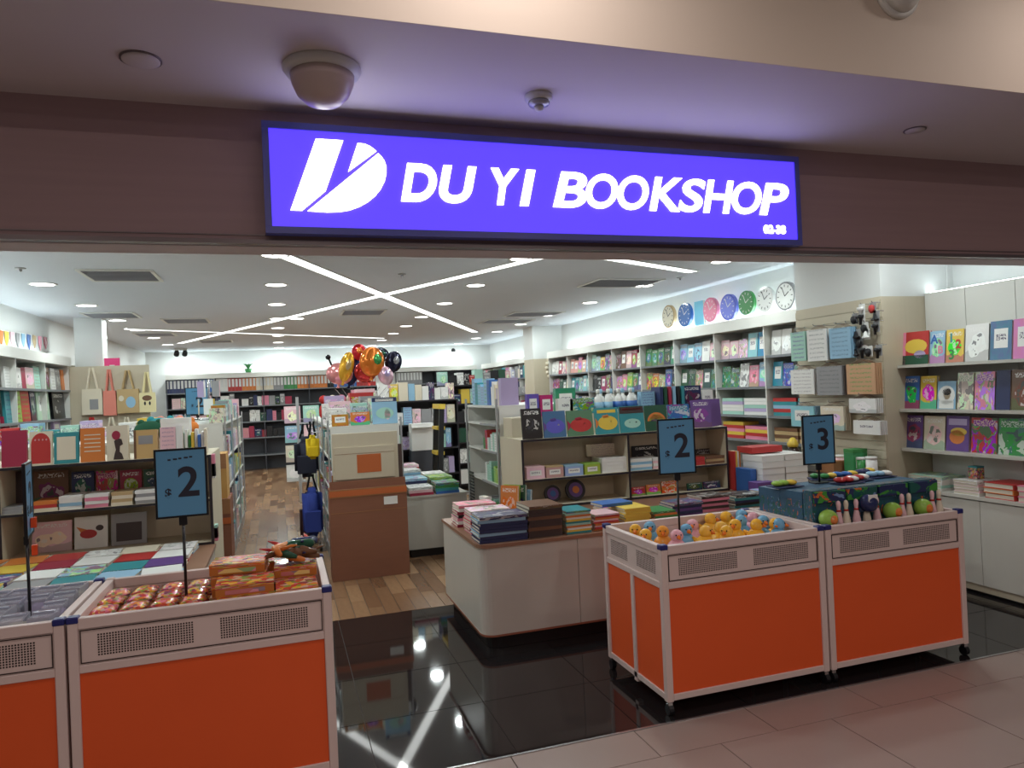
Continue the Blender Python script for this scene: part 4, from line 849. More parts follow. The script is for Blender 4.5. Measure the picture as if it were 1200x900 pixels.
for i, (x, y) in enumerate(((1000, 374), (1008, 372), (1025, 371), (1012, 384), (1025, 383), (1003, 392), (1006, 402), (1010, 411), (1002, 413), (1017, 412), (1028, 411), (1014, 392), (1021, 361), (1008, 363))):
    a = at(x, y, X=PX_-.09); r = thing('hanging_gadget', f'small dark gadget number {ORD[i]} hanging on the pegboard', 'gadget', (a.x, a.y, a.z-.03), (0, 0, -PI/2), GD); c = 'black' if i < 11 else 'white' if i != 12 else 'red'
    r['label'] = f'small {CN(c) if isinstance(c,str) else c} gadget at the upper right of the pegboard, {ORD[i]} reading down'
    ob('body', GADS[i % 3], plain, r, scale=(1, .7, 1), color=c); ob('card', B((-.03, .03, .016, .02, -.01, .075)), plain, r, color='white' if i % 2 else 'grey'); hook(a.y, a.z+.045, .08)
for i in range(7): hook(4.62+i*.12, 2.02, .1)
# low stand under the pegboard
t = thing('pegboard_counter', 'dark low counter under the pegboard', 'counter', (4.215, 4.62, 0)); ob('body', B((0, .27, 0, .82, .08, .78)), laminate, t); ob('top', B((-.005, .275, -.01, .83, .7805, .8)), dark_edge, t); ob('toe_kick', B((.03, .28, .03, .8, .001, .0795)), toe_mat, t)
for i, (x, yt, c, h, lab) in enumerate(((985, 508, 'pale_pink', .12, 'pink tube pack under the pegboard'), (996, 509, 'cream', .13, 'cream jar pack under the pegboard'), (1010, 520, 'green', .12, 'green cylinder pack under the pegboard'), (1021, 517, 'white', .13, 'white figure pack under the pegboard'))):
    a = at(x, 535, X=4.36); r = thing('small_pack', lab, 'pack', (4.36, a.y, .801)); ob('tub', _lat([(0, 0), (.04, 0), (.042, .02), (.042, h), (0, h)], 14), glossy, r, color=c); ob('lid', _lat([(0, h+.0005), (.044, h+.0005), (.044, h+.02), (0, h+.02)], 14), glossy, r, color='white')
a = at(1030, 535, X=4.3); carton('green_box', 'bright green box under the pegboard end', 'box', (4.36, 4.66, .801), (.14, .1, .2), col='green', art='label')
carton('kraft_box', 'open kraft card box under the pegboard', 'box', (4.3, 4.85, .801), (.16, .2, .1), mat=card_mat)
bm = None
r = thing('yellow_toy', 'yellow capped bottle toy beside the price sign with the 3', 'toy', (4.28, 5.3, .801)); ob('body', _lat([(0, 0), (.05, 0), (.05, .15), (.03, .18), (0, .18)], 14), glossy, r, color='dark_brown'); ob('cap', _lat([(0, .1805), (.045, .1805), (.05, .21), (.02, .26), (0, .265)], 14), glossy, r, color='yellow')

# ------------------------------------------------------------------ far right wall shelving with ledge, clocks
RX, RY0, RY1 = 4.8, 5.47, 12.62
t = thing('wall_shelving', 'long white wall shelving along the right wall', 'shelf', (RX, RY0, 0))
zsR = (.30, .62, .94, 1.205, 1.51, 1.83)
ys = [5.47, 6.31, 7.21, 8.11, 9.02, 9.92, 10.82, 11.72, 12.62]
for y in ys[:-1]+[12.61]: ob('upright', B((.0, .379, y-RY0, y-RY0+.018, 0, 2.135)), wlam, t)
for y0, y1 in zip(ys, ys[1:]):
    for z in zsR: ob('shelf_board', B((.004, .379, y0-RY0+.0185, y1-RY0-.0005 if y1 < 12.6 else y1-RY0-.0105, z-.025, z)), shelf_grey, t)
ob('back_panel', B((.38, .395, 0, RY1-RY0, 0, 2.135)), wlam, t)
ob('ledge', B((-.03, .395, 0, RY1-RY0, 2.1355, 2.255)), wlam, t)
ob('cove_led', B((.30, .36, .02, RY1-RY0-.02, 2.2555, 2.27)), cove_mat, t)
RG = 'books on the long right wall shelving'
bayC = [[('white', 'cream'), ('blue', 'blue', 'navy', 'red'), ('teal', 'red', 'light_blue'), ('tan', 'brown')],
        [('pale_pink', 'pale_pink', 'light_blue', 'blue'), ('green', 'white', 'pink', 'light_blue'), ('mint', 'white', 'white', 'lilac'), ('red', 'yellow', 'pink')],
        [('light_blue', 'light_blue', 'white', 'pale_pink'), ('dark_green', 'tan', 'dark_green', 'green'), ('navy', 'white', 'teal'), ('red', 'grey')],
        [('green', 'green', 'dark_green', 'green'), ('orange', 'tan', 'blue', 'navy'), ('light_blue', 'teal'), ('white', 'pink')],
        [('brown', 'pale_pink', 'crimson', 'cream'), ('pink', 'lime', 'green', 'purple'), ('navy', 'white'), ('grey', 'teal')],
        [('mint', 'yellow', 'teal', 'tan'), ('black', 'crimson', 'navy'), ('navy', 'white'), ('grey', 'teal')],
        [('pink', 'pink', 'light_blue'), ('teal', 'light_blue', 'mint'), ('blue', 'white'), ('red', 'teal')],
        [('white', 'crimson', 'pale_pink', 'pink'), ('crimson', 'dark_green', 'cream'), ('blue', 'white'), ('red', 'teal')]]
for bi, (y0, y1) in enumerate(zip(ys, ys[1:])):
    for ri, z in enumerate((1.83, 1.51, 1.205, .94)):
        cols = bayC[bi][ri]; n = max(4, len(cols)) if ri < 2 else 4
        rown = ('top', 'second', 'third', 'fourth')[ri]
        if ri < 2 or bi > 4:
            x_ = y1-.03; n = 5 if ri < 2 else 4
            wd = (y1-y0-.06)/n
            for j in range(n):
                c = cols[min(int(j*len(cols)/n), len(cols)-1)]
                book((RX+.06, y1-.02-wd*(j+.5), z+.001), wd*.95, random.uniform(.2, .262), .03, -PI/2, .1, c, random.choice(('picture', 'collage', 'label', 'picture')), f'{CN(c)} book, {ORD[j]} from left, {rown} board, {ORD[bi]} right wall bay', RG, parts=bi < 4)
        else:
            for s in range(2):
                wd = (y1-y0-.08)/2; nn = random.choice((4, 5))
                for j in range(nn):
                    c = cols[(s*2+j) % len(cols)]
                    flat((RX+.14, y1-.03-wd*(s+.5), z+.001+j*.0365), .2, wd*.93, .035, random.uniform(-.03, .03), c, 'lines', f'{CN(c)} flat pack, {ORD[j]} up in {"left" if s == 0 else "right"} pile, {rown} board, {ORD[bi]} right wall bay', 'flat packs on the right wall shelving', 'flat_pack', 'pack', False)
def clock(x, y, w_px, h_px, c, face, lab, rim=.018):
    XC = 5.03; p = at(x, y, X=XC); r = abs(at(x, y-h_px/2, X=XC).z-p.z)
    t = thing('wall_clock', lab, 'clock', (XC, p.y, p.z), (0, 0, -PI/2), 'clocks above the ledge')
    bm = bmesh.new(); tube(bm, [(0, .0, 0), (0, .04, 0)], r, 28); ob('case', mesh(bm), glossy, t, color=c)
    bm = bmesh.new(); prism(bm, circ(0, 0, r-rim, r-rim, 28), -.003, -.0002); f = ob('dial', mesh(bm), plain, t, color=face)
    for k in range(12):
        a = k*PI/6; q = .82*(r-rim); ob('hour_mark', B((-.004, .004, -.0046, -.0032, -.012, .012)), plain, f, (q*math.sin(a), 0, q*math.cos(a)), (0, a, 0), color='black' if face in ('white', 'cream') else 'white')
    for ln, a in ((.5, 1.0), (.7, -.4)): ob('hand', B((-.004, .004, -.006, -.0048, 0, ln*r)), plain, t, rot=(0, a, 0), color='black' if face in ('white', 'cream') else 'white')
clock(783, 371, 16, 27, 'tan', 'cream', 'gold-rimmed white clock, farthest on the ledge')
clock(802, 369, 18, 28, 'blue', 'blue', 'dark blue clock on the ledge')
clock(832, 363, 20, 29, 'pink', 'pink', 'pink clock on the ledge')
clock(853, 360, 21, 31, (110, 120, 215), (120, 130, 222), 'violet-blue clock on the ledge')
clock(874, 355, 18, 29, 'green', 'green', 'green clock on the ledge', .01)
clock(896, 351, 19, 30, 'white', 'white', 'plain white clock on the ledge')
clock(920, 347, 24, 34, 'grey', 'white', 'silver-rimmed white clock nearest on the ledge')
p = at(819, 366, X=5.05); book((5.05, p.y, p.z-.16), .2, .3, .03, -PI/2, .0, (110, 190, 220), 'plain', 'light blue square clock box behind the pink clock', None, 'clock_box', 'box')
# column along the right wall and shelving beyond it
struct('wall_column', B((4.6, XR, 12.9, 13.45, 2.15, HC)), white_wall, label='grey white column on the right wall'); struct('wall_column', B((4.6, XR, 12.9, 13.45, 0, 2.15)), beige, label='beige lower part of the right wall column')
t = thing('wreath', 'cream oval wreath hanging on the right column', 'decoration', (4.96, 12.885, 1.97)); bm = bmesh.new()
for i in range(14): ball(bm, (.1*math.cos(i*PI/7), 0, .2*math.sin(i*PI/7)), .04, n=8, m=5)
ob('ring', mesh(bm, True), plain, t, color='cream'); ob('bow', B((-.05, .05, -.04, -.02, -.24, -.17)), plain, t, color='tan')
def far_shelf(name, label, x0, x1, y0, y1, axis, bodym=None):
    wl = bodym or wlam
    r = thing(name, label, 'shelf', (x0, y0, 0)); W, D = x1-x0, y1-y0
    if axis == 'y': ob('back_panel', B((W-.01, W, 0, D, 0, 2.13)), wl, r)
    elif axis == '-y': ob('back_panel', B((0, .01, 0, D, 0, 2.13)), wl, r)
    else: ob('back_panel', B((0, W, D-.01, D, 0, 2.13)), wl, r)
    for z in (.35, .75, 1.12, 1.48, 1.83):
        ob('shelf_board', B((0 if axis != '-y' else .0105, W if axis != 'y' else W-.0105, 0, D if axis != 'x' else D-.0105, z-.025, z)), shelf_grey, r)
    ob('ledge', B((-.02 if axis == 'y' else 0, W+.02 if axis == '-y' else W, -.02 if axis == 'x' else 0, D, 2.1305, 2.24)), wlam, r)
    if axis == 'x': ob('cove_led', B((.05, W-.05, D*.7, D*.7+.05, 2.2405, 2.25)), cove_mat, r)
    else: ob('cove_led', B((W*.7 if axis == 'y' else W*.25, (W*.7 if axis == 'y' else W*.25)+.05, .02, D-.02, 2.2405, 2.25)), cove_mat, r)
    n = max(1, int((D if axis != 'x' else W)/.95))
    for i in range(n+1):
        v = (D if axis != 'x' else W)*i/n
        v = min(max(v, .01), (D if axis != 'x' else W)-.01)
        for za, zb in ((0, .3299), (.3501, .7299), (.7501, 1.0999), (1.1201, 1.4599), (1.4801, 1.8099), (1.8301, 2.13)):
            if axis == 'x': ob('upright', B((v-.01, v+.01, 0, D-.0105, za, zb)), wl, r)
            else: ob('upright', B((.011, W-.011, v-.01, v+.01, za, zb)), wl, r)
    return r
far_shelf('wall_shelving', 'white wall shelving beyond the right column', 4.8, 5.19, 13.47, 17.3, 'y')
far_shelf('wall_shelving', 'white wall shelving along the left wall', -2.85, -2.53, 5.6, 10.4, '-y')
far_shelf('wall_shelving', 'dark wall shelving across the back wall', -2.4, 4.7, 17.45, 17.89, 'x', shelf_dark)
# left wall books, farther bays
LWG = 'books on the left wall shelving'
faceout([(4, 11, 430, 'white', 'lines', 'white'), (11, 18, 431, 'cream', 'lines', 'cream'), (18, 24, 431, 'white', 'picture', 'illustrated white'), (24, 29, 431, 'crimson', 'plain', 'crimson'), (29, 39, 431, 'pale_pink', 'picture', 'pale pink'), (39, 46, 430, 'mint', 'lines', 'mint'), (46, 53, 430, 'grey', 'lines', 'grey'), (53, 57, 431, 'brown', 'picture', 'brown'), (59, 64, 432, 'white', 'lines', 'tall white'), (64, 70, 433, 'grey', 'picture', 'patterned grey'), (71, 79, 434, 'orange', 'plain', 'orange')], 1.83, 'book on the top board of the left wall shelving', LWG, X=-2.6, t=.03, side=-1, tilt=.06, parts=False)
faceout([(5, 15, 457, 'teal', 'lines', 'rainbow teal'), (15, 24, 457, 'lime', 'lines', 'rainbow lime'), (24, 34, 457, 'red', 'lines', 'rainbow red'), (35, 41, 458, 'navy', 'picture', 'navy'), (42, 57, 457, 'mint', 'label', 'wide pale green'), (61, 75, 460, 'black', 'picture', 'black')], 1.48, 'book on the second board of the left wall shelving', LWG, X=-2.6, t=.03, side=-1, tilt=.06, parts=False)
faceout([(6, 12, 488, 'crimson', 'plain', 'crimson'), (12, 22, 489, 'white', 'picture', 'white floral'), (22, 34, 488, 'lilac', 'picture', 'lilac floral'), (63, 71, 490, 'lilac', 'label', 'narrow lilac')], 1.12, 'book on the third board of the left wall shelving', LWG, X=-2.6, t=.03, side=-1, tilt=.06, parts=False)
for i in range(9):
    p = at(2+i*6.5, 395+i*.8, X=-2.845); c = ('orange', 'yellow', 'pale_pink', 'grey', 'light_blue', 'blue', 'tan', 'pink', 'crimson')[i]
    t = thing('paper_flag', f'{CN(c)} paper flag, {ORD[i]} of the garland on the left wall', 'garland flag', (-2.852, p.y, p.z), (0, 0, PI/2), 'garland flags')
    bm = bmesh.new(); prism(bm, [(-.06, .07), (.06, .07), (.05, -.02), (0, -.09-.02*(i % 2)), (-.05, -.02)], -.006, 0); ob('flag', mesh(bm), plain, t, color=c); bm = bmesh.new(); tube(bm, [(-.09, -.003, .075), (.09, -.003, .075)], .003, 5); ob('string', mesh(bm), plain, t, color='white')

rn = random.Random(21)
for z, nm in ((.75, 'fourth board'), (1.12, 'third board'), (1.48, 'second board'), (1.83, 'top board')):
    goods_row(5.7, 7.95, z, .28, -2.56, 1, ['white', 'cream', 'teal', 'red', 'mint', 'grey', 'lilac', 'orange'], f'{nm}, near end of the left wall shelving', 'packs on the left wall shelving', rn, name='note_pack', wmin=.1, wmax=.2, depth=.16)
for z, zn in ((.67, 'bottom'), (.958, 'middle'), (1.25, 'top')):
    for q in range(4):
        c = ('crimson', 'teal', 'cream', 'orange', 'grey', 'navy')[(q+int(z*10)) % 6]
        book((-2.34+q*.17, LY+.06+(.2 if z < 1 else 0), z+.0015), .155, .2 if z < 1.2 else .24, .015, 0, .1, c, 'picture', f'{CN(c)} album, {ORD[q]} from the far left, {zn} tier of the left shelf', 'albums at the far left')
# ------------------------------------------------------------------ left column and tote bag panel
struct('wall_column_left', B((-2.52, -2.2, 10.62, 10.9, 0, HC)), white_wall, label='white column behind the tote bag panel')
t = thing('tote_display', 'beige display panel hung with tote bags', 'panel', (-2.1, 10.5, 0)); ob('board', B((-.46, .46, 0, .04, .6, 2.13)), beige, t); ob('post', B((-.44, -.40, .041, .09, 0, 2.1)), beige, t); ob('post', B((.40, .44, .041, .09, 0, 2.1)), beige, t)
ob('side_board', B((-.47, -.461, -.0, .3, 0, 2.16)), beige, t)
def tote(x0, x1, yt, yb, ystrap, c, lab, Y=10.45, motif=None):
    a, b = at(x0, yt, Y=Y), at(x1, yt, Y=Y); zt, zb, zs = at((x0+x1)/2, yt, Y=Y).z, at((x0+x1)/2, yb, Y=Y).z, at((x0+x1)/2, ystrap, Y=Y).z
    w_ = (b.x-a.x)/2; t = thing('tote_bag', lab, 'bag', ((a.x+b.x)/2, Y, zb), group='tote bags on the panel'); h = zt-zb
    bm = bmesh.new(); pts = [(-w_, 0), (-w_*1.02, h*.5), (-w_*.95, h), (w_*.95, h), (w_*1.02, h*.5), (w_, 0)]
    prism(bm, pts, -.03, .03); ob('bag_body', mesh(bm), matte, t, color=c)
    for y_ in (-.02, .02):
        bm = bmesh.new(); tube(bm, [(-w_*.5, y_, h), (-w_*.12, y_, zs-zb), (w_*.12, y_, zs-zb), (w_*.5, y_, h)], .012, 6); ob('strap', mesh(bm), matte, t, color=c)
    for nm, poly, cc in motif or []:
        bm = bmesh.new(); prism(bm, [(x*w_*2, z*h) for x, z in poly], -.0325, -.0305); ob(nm, mesh(bm), plain, t, color=cc)
tote(96, 120, 456, 486, 431, 'cream', 'cream canvas tote bag, leftmost on the panel', motif=[('print', rect(-.12, .3, .2, .6), 'grey')])
tote(121, 136, 458, 487, 433, (226, 140, 124), 'coral tote bag second from the left on the panel')
tote(137, 163, 456, 484, 434, 'tan', 'brown tote bag with a blue motif', motif=[('motif', circ(.12, .45, .22, .24), 'light_blue'), ('motif_head', circ(-.3, .62, .12, .12), 'cream')])
tote(163, 182, 460, 483, 436, (236, 224, 176), 'pale yellow tote bag with a face motif', motif=[('hat', circ(0, .72, .3, .14), 'brown'), ('eye', circ(-.14, .45, .06, .1), 'black'), ('eye', circ(.16, .45, .06, .1), 'black')])
for i, (x0, c) in enumerate(((98, 'red'), (121, 'cream'), (139, 'cream'), (160, 'cream'))): tote(x0, x0+20, 508, 536, 489, c, f'{c} tote bag, {ORD[i]} from the left in the lower row on the panel', Y=10.40)
p = at(131, 424, Y=10.5); t = thing('pink_card', 'bright pink card standing on the tote panel', 'card', (p.x, 10.52, 2.131)); ob('card', B((-.09, .09, -.01, .01, 0, .1)), plain, t, color=(236, 60, 130)); ob('holder', B((-.03, .03, -.015, .015, -.0005, .01)), wlam, t)

# ------------------------------------------------------------------ middle gondolas
def aisle_gondola(label, x0, x1, y0, y1, zt, zs, seed, face_cols, end=True):
    """double-sided gondola running along the depth; boards on both long sides"""
    rnd = random.Random(seed); r = thing('aisle_gondola', label, 'shelf', (x0, y0, 0)); W, D = x1-x0, y1-y0
    ob('spine_panel', B((W/2-.012, W/2+.012, .02, D-.02, .12, zt-.0205)), wlam, r); ob('base', B((0, W, 0, D, .001, .12)), grey_metal, r)
    for ye in (0, D-.02): ob('end_panel', B((.01, W-.01, ye, ye+.0195, .1205, zt-.0205)), wlam, r)
    for z in zs:
        ob('shelf_board', B((0, W/2-.0125, .0205, D-.0205, z-.018, z)), wlam, r); ob('shelf_board', B((W/2+.0125, W, .0205, D-.0205, z-.018, z)), wlam, r)
    ob('top_board', B((0, W, 0, D, zt-.02, zt)), wlam, r)
    n = max(1, int(round(D/.95)))
    for i in range(n+1):
        for xx in (.004, W-.029):
            yy = min(max(D*i/n-.012, .0), D-.025)
            bm = bmesh.new(); box(bm, xx-.02, xx-.0045 if False else xx-.0045, yy, yy+.025, .12, zt+.06) if xx < .1 else box(bm, xx+.0295, xx+.045, yy, yy+.025, .12, zt+.06); ob('upright', mesh(bm), grey_metal, r)
    return r
rn = random.Random(3)
PAL = ['white', 'white', 'light_blue', 'pale_pink', 'mint', 'grey', 'cream', 'red', 'yellow', 'teal', 'navy', 'lilac']
# aisle gondola behind the cartons
aisle_gondola('white aisle gondola behind the brown cartons', .40, 1.04, 6.66, 10.6, 1.33, (.45, .75, 1.04), 1, PAL)
for z, nm in ((.12, 'lowest board'), (.45, 'second board'), (.75, 'third board'), (1.04, 'fourth board')):
    goods_row(6.75, 10.5, z, .22, .40, -1, PAL, f'{nm} of the main aisle gondola', 'goods along the main aisle', rn, name='stationery_pack', wmin=.14, wmax=.28)
# white gondola right of the white table, facing the aisle
aisle_gondola('white gondola end right of the low white table', 1.76, 2.5, 5.9, 6.98, 1.46, (.5, .78, 1.06, 1.30), 2, PAL)
for z, nm, art, cols, hm in ((.5, 'lowest board', 'lines', ['green', 'mint', 'grey'], .14), (.78, 'second board', 'lines', ['lime', 'green', 'mint', 'white'], .18), (1.06, 'third board', 'lines', ['mint', 'green', 'red', 'white'], .18)):
    goods_row(5.95, 6.45, z, hm, 1.76, -1, cols, f'{nm} of the white gondola end', 'packs on the white gondola end', rn, name='pen_pack', wmin=.05, wmax=.075, art=art)
for i in range(4):
    ob('price_rail', UNIT, plain, None, (1.748, 6.2, (.482, .762, 1.042, 1.282)[i]), (0, 0, 0), (.006, .5, .018), 'grey', f'grey price rail, {ORD[i]} from the bottom on the white gondola end', 'price rail')
goods_row(6.3, 6.98, 1.46, .26, 1.80, -1, ['blue', 'light_blue', 'teal', 'light_blue'], 'on top of the white gondola end', 'blue brush packs on the white gondola', rn, name='brush_pack', wmin=.09, wmax=.12, art='lines', depth=.08)
goods_row(5.95, 6.28, 1.46, .24, 1.80, -1, ['cream', 'white', 'mint', 'lilac', 'cream'], 'nearest on top of the white gondola end', 'books on top of the white gondola', rn, name='story_book', wmin=.025, wmax=.04, art='plain', depth=.16)
for i in range(16):
    ob('vent_slot', UNIT, plain, None, (1.75, 6.86, .34+i*.03), (0, 0, 0), (.006, .16, .02), 'black', f'black rail slot, {ORD[i]} from the bottom on the white gondola upright', 'slot', 'rail slots on the white gondola')
# low white table with book stacks
t = thing('low_table', 'low cream table stacked with books behind the cartons', 'table', (1.12, 6.98, 0)); ob('body', B((0, .6, 0, 1.3, .08, .58)), laminate, t); ob('toe_kick', B((.03, .57, .03, 1.27, .001, .0795)), toe_mat, t); ob('table_top', B((-.01, .61, -.01, 1.31, .5805, .6)), laminate, t)
WG = 'books on the low cream table'
for x, y, n, cols, what in ((1.27, 7.12, 3, ('crimson', 'pale_pink', 'white'), 'the pale pile front left on the low table'), (1.53, 7.12, 4, ('blue', 'teal', 'green', 'teal'), 'the teal pile front right on the low table'), (1.27, 7.42, 5, ('navy', 'light_blue', 'white'), 'the blue pile amid the low table'), (1.53, 7.42, 5, ('red', 'yellow', 'green', 'black', 'lime'), 'the striped pile amid the low table'), (1.27, 7.75, 7, ('white', 'light_blue'), 'the white pile back left on the low table'), (1.53, 7.75, 5, ('white', 'grey'), 'the grey pile back right on the low table'), (1.3, 8.05, 8, ('red', 'pale_pink', 'white'), 'the pink pile far end of the low table')):
    stack(x, y, .6, n, .235, .28, .026, cols, what, WG, top_art='collage', name='book', cat='book', jit=.006)

# cartons in front of the aisle gondola
t = thing('big_carton', 'large brown carton with open flaps in the main aisle', 'carton', (.70, 6.42, 0))
ob('body', B((-.335, .335, -.0, .21, .001, .79)), card_dark, t); ob('front_flap', B((-.333, .333, -.004, .0, .72, .79)), card_mat, t, rot=(.0, 0, 0))
ob('tape_band', B((-.336, .336, -.0055, -.0042, .73, .78)), base_mat('orange_tape', (190, 100, 52), rough=.5), t)
ob('side_flap', B((-.33, .33, .02, .026, .791, .86)), card_dark, t); ob('back_flap', B((-.3, .33, .17, .176, .791, .9)), card_mat, t)
ob('shipping_label', B((.13, .25, -.0062, -.0043, .63, .70)), plain, t, color='white'); ob('crease', B((-.33, .33, -.0012, -.0002, .585, .59)), card_mat, t)
t = thing('flattened_carton', 'flattened tan carton standing above the big carton', 'carton', (.695, 6.47, .7915)); ob('sheet', B((-.285, .285, 0, .05, 0, .48)), beige, t); ob('front_sheet', B((-.27, .25, -.016, -.0005, .08, .36)), beige, t); ob('side_sheet', B((.2855, .32, 0, .05, .06, .36)), base_mat('dark_card', (74, 56, 50), rough=.8), t)
ob('orange_print', B((-.08, .13, -.0178, -.0162, .13, .29)), base_mat('orange_tape'), t, label='faded orange print'); ob('fold_line', B((-.27, .25, -.0172, -.0162, .3, .303)), card_dark, t)
faceout([(389, 409, 486, 'red', 'label', 'red-topped snack box'), (411, 434, 483, 'orange', 'picture', 'orange tiger picture book'), (436, 466, 466, 'light_blue', 'plain', 'blue framed storybook', [('frame_band', rect(-.5, .5, .84, 1), 'navy'), ('title', rect(-.36, .36, .86, .97), 'white'), ('scene', circ(0, .4, .36, .22), 'mint'), ('figure', circ(.1, .35, .12, .2), 'pale_pink')])], 1.331, 'standing above the cartons', 'books above the cartons', Y=6.70, t=.03)
for i, (x, y, w_, c, h) in enumerate(((.5, 7.0, .16, 'white', .16), (.7, 6.98, .14, 'mint', .2), (.9, 7.05, .18, 'cream', .24), (.55, 7.3, .2, 'pale_pink', .22), (.85, 7.35, .2, 'grey', .26), (.5, 7.65, .2, 'white', .2), (.8, 7.7, .24, 'red', .3), (.55, 8.05, .2, 'lilac', .28), (.88, 8.05, .2, 'pale_pink', .34))):
    carton('display_box', f'{CN(c)} display box, {ORD[i]} from the front on top of the main aisle gondola', 'box', (x, y, 1.331), (w_, .2, h), col=c, art='collage', group='display boxes on the aisle gondola')
# hanging bags along the aisle
def bag(x, y, z, w_, d, h, c, lab, nm='school_bag'):
    t = thing(nm, lab, 'bag', (x, y, z)); bm = bmesh.new(); box(bm, -w_/2, w_/2, -d/2, d/2, 0, h); me = mesh(bm, True, min(w_, d)*.3, 3); ob('body', me, matte, t, color=c)
    bm = bmesh.new(); box(bm, -w_*.4, w_*.4, -d/2-.012, -d/2+.02, h*.1, h*.55); ob('pocket', mesh(bm, False, .01, 1), matte, t, color=c)
    for s in (-1, 1):
        bm = bmesh.new(); tube(bm, [(s*w_*.25, 0, h*.95), (s*w_*.1, 0, h+.1), (s*.02, 0, h+.14)], .012, 6); ob('strap', mesh(bm), matte, t, color='black')
bag(.24, 8.2, .74, .25, .26, .44, (52, 54, 68), 'dark school bag hanging beside the main aisle')
bag(.29, 7.62, .98, .13, .2, .24, (222, 190, 40), 'yellow pouch hanging beside the main aisle', 'pouch')
bag(.27, 7.85, .16, .2, .26, .5, (56, 72, 150), 'blue trolley bag standing beside the main aisle', 'trolley_bag')
for sx in (.2, .34):
    for sy in (7.78, 7.92):
        bm = bmesh.new(); tube(bm, [(sx-.27-.012, sy-7.85, -.125), (sx-.27+.012, sy-7.85, -.125)], .034, 12); ob('wheel', mesh(bm), black_mat, bpy.data.objects['trolley_bag']); ob('wheel_bracket', B((sx-.275, sx-.265, sy-7.86, sy-7.84, -.12, .02)), steel, bpy.data.objects['trolley_bag'])
bag(.25, 8.5, .001, .2, .24, .4, (70, 50, 50), 'dark brown bag standing beside the main aisle')
bm = bmesh.new(); tube(bm, [(.28, 7.5, 1.25), (.28, 8.5, 1.25)], .008, 6); tube(bm, [(.28, 7.55, 1.25), (.385, 7.55, 1.25)], .006, 6); tube(bm, [(.28, 8.45, 1.25), (.385, 8.45, 1.25)], .006, 6)
ob('hanging_rail', mesh(bm), steel, None, label='steel hanging rail beside the main aisle', cat='rail')
# rack with pictures beyond it
t = thing('card_rack', 'white card rack with picture cards far along the main aisle', 'rack', (.26, 11.6, 0)); ob('upright', B((-.04, 0, 0, .3, .0, 1.62)), grey_metal, t)
for i, z in enumerate((.3, .6, .9, 1.2)): ob('tray', B((.001, .6, 0, .25, z, z+.02)), grey_metal, t)
for i, z in enumerate((.322, .622, .922, 1.222)):
    for j in range(2): book((.16+j*.28, 11.62, z), .24, .26, .03, 0, .1, ('white', 'cream', 'light_blue', 'pale_pink', 'mint')[(i+j) % 5], 'picture', f'picture card, {("lowest", "second", "third", "top")[i]} tray, {"left" if j == 0 else "right"} side of the card rack', 'picture cards', 'picture_card', 'card', False)

# left aisle gondola and spinner racks
aisle_gondola('white gondola along the left of the main aisle', -1.2, -.52, 7.3, 10.4, 1.40, (.45, .75, 1.06), 4, PAL)
for z, nm in ((.12, 'lowest board'), (.45, 'second board'), (.75, 'third board'), (1.06, 'fourth board'), (1.40, 'top board')):
    goods_row(7.35, 10.3, z, .24, -.52, 1, PAL, f'{nm} of the left aisle gondola', 'goods along the left aisle', rn, name='craft_pack', wmin=.14, wmax=.28)
t = thing('big_carton', 'orange-brown carton behind the left shelf', 'carton', (-.62, 6.35, 0)); ob('body', B((-.2, .2, -.13, .2, .001, .82)), card_dark, t); ob('lid_flap', B((-.2, .2, -.135, -.1305, .7, .82)), card_mat, t); ob('tape_band', B((-.2015, .2015, -.1365, -.1352, .62, .67)), base_mat('orange_tape'), t)
t = thing('tan_carton', 'tan carton stacked on the orange-brown one', 'carton', (-.62, 6.37, .8215)); ob('body', B((-.18, .18, -.12, .17, 0, .36)), base_mat('tan_card', (196, 150, 84), rough=.8), t); ob('flap', B((-.18, .18, -.124, -.1205, .24, .36)), card_mat, t)
t = thing('spinner_rack', 'steel spinner rack of cards left of the main aisle', 'rack', (-.78, 8.9, 1.401)); ob('pole', _lat([(.012, 0), (.012, .46)], 8), steel, t); ob('base', _lat([(0, 0), (.12, 0), (.12, .015), (0, .015)], 16), steel, t)
for i in range(8):
    a = i*PI/4; ob('card', B((-.05, .05, -.115, -.11, .06+.2*(i % 2), .24+.2*(i % 2))), plain, t, rot=(0, 0, a), color=PAL[(i*5) % 12])
# soft toys and things behind the left shelf
for i, (x, y, Y, r, c, lab) in enumerate(((188, 484, 6.45, .09, 'teal', 'teal cushion toy behind the left shelf'), (199, 474, 6.5, .09, (226, 150, 130), 'coral cushion toy behind the left shelf'), (214, 490, 6.35, .08, 'orange', 'orange cushion toy behind the left shelf'), (176, 495, 6.3, .08, 'dark_green', 'dark green cushion toy behind the left shelf'))):
    a = at(x, y, Y=Y); t = thing('cushion_toy', lab, 'cushion', (a.x, Y, 1.331)); bm = bmesh.new(); ball(bm, (0, 0, r*.9), r, 1.5, 1, .9, 14, 9); ob('body', mesh(bm, True), matte, t, color=c)
    for s in (-1, 1):
        bm = bmesh.new(); ball(bm, (s*r*.8, 0, r*1.6), r*.35, n=10, m=6); ob('ear', mesh(bm, True), matte, t, color=c)
t = thing('low_bookcase', 'beige bookcase hidden behind the left shelf', 'shelf', (-2.3, 6.05, 0)); ob('body', B((0, 1.35, 0, .9, .001, 1.31)), beige, t); ob('top_board', B((-.01, 1.36, -.01, .91, 1.3105, 1.33)), wlam, t)
for i in range(9):
    c = PAL[(i*7) % 12]; carton('display_box', f'{CN(c)} display box, {ORD[i]} from the left on the bookcase behind the left shelf', 'box', (-2.2+.14*i, 6.75, 1.331), (.13, .16, .1+.03*(i % 3)), col=c, art='collage', group='display boxes behind the left shelf')


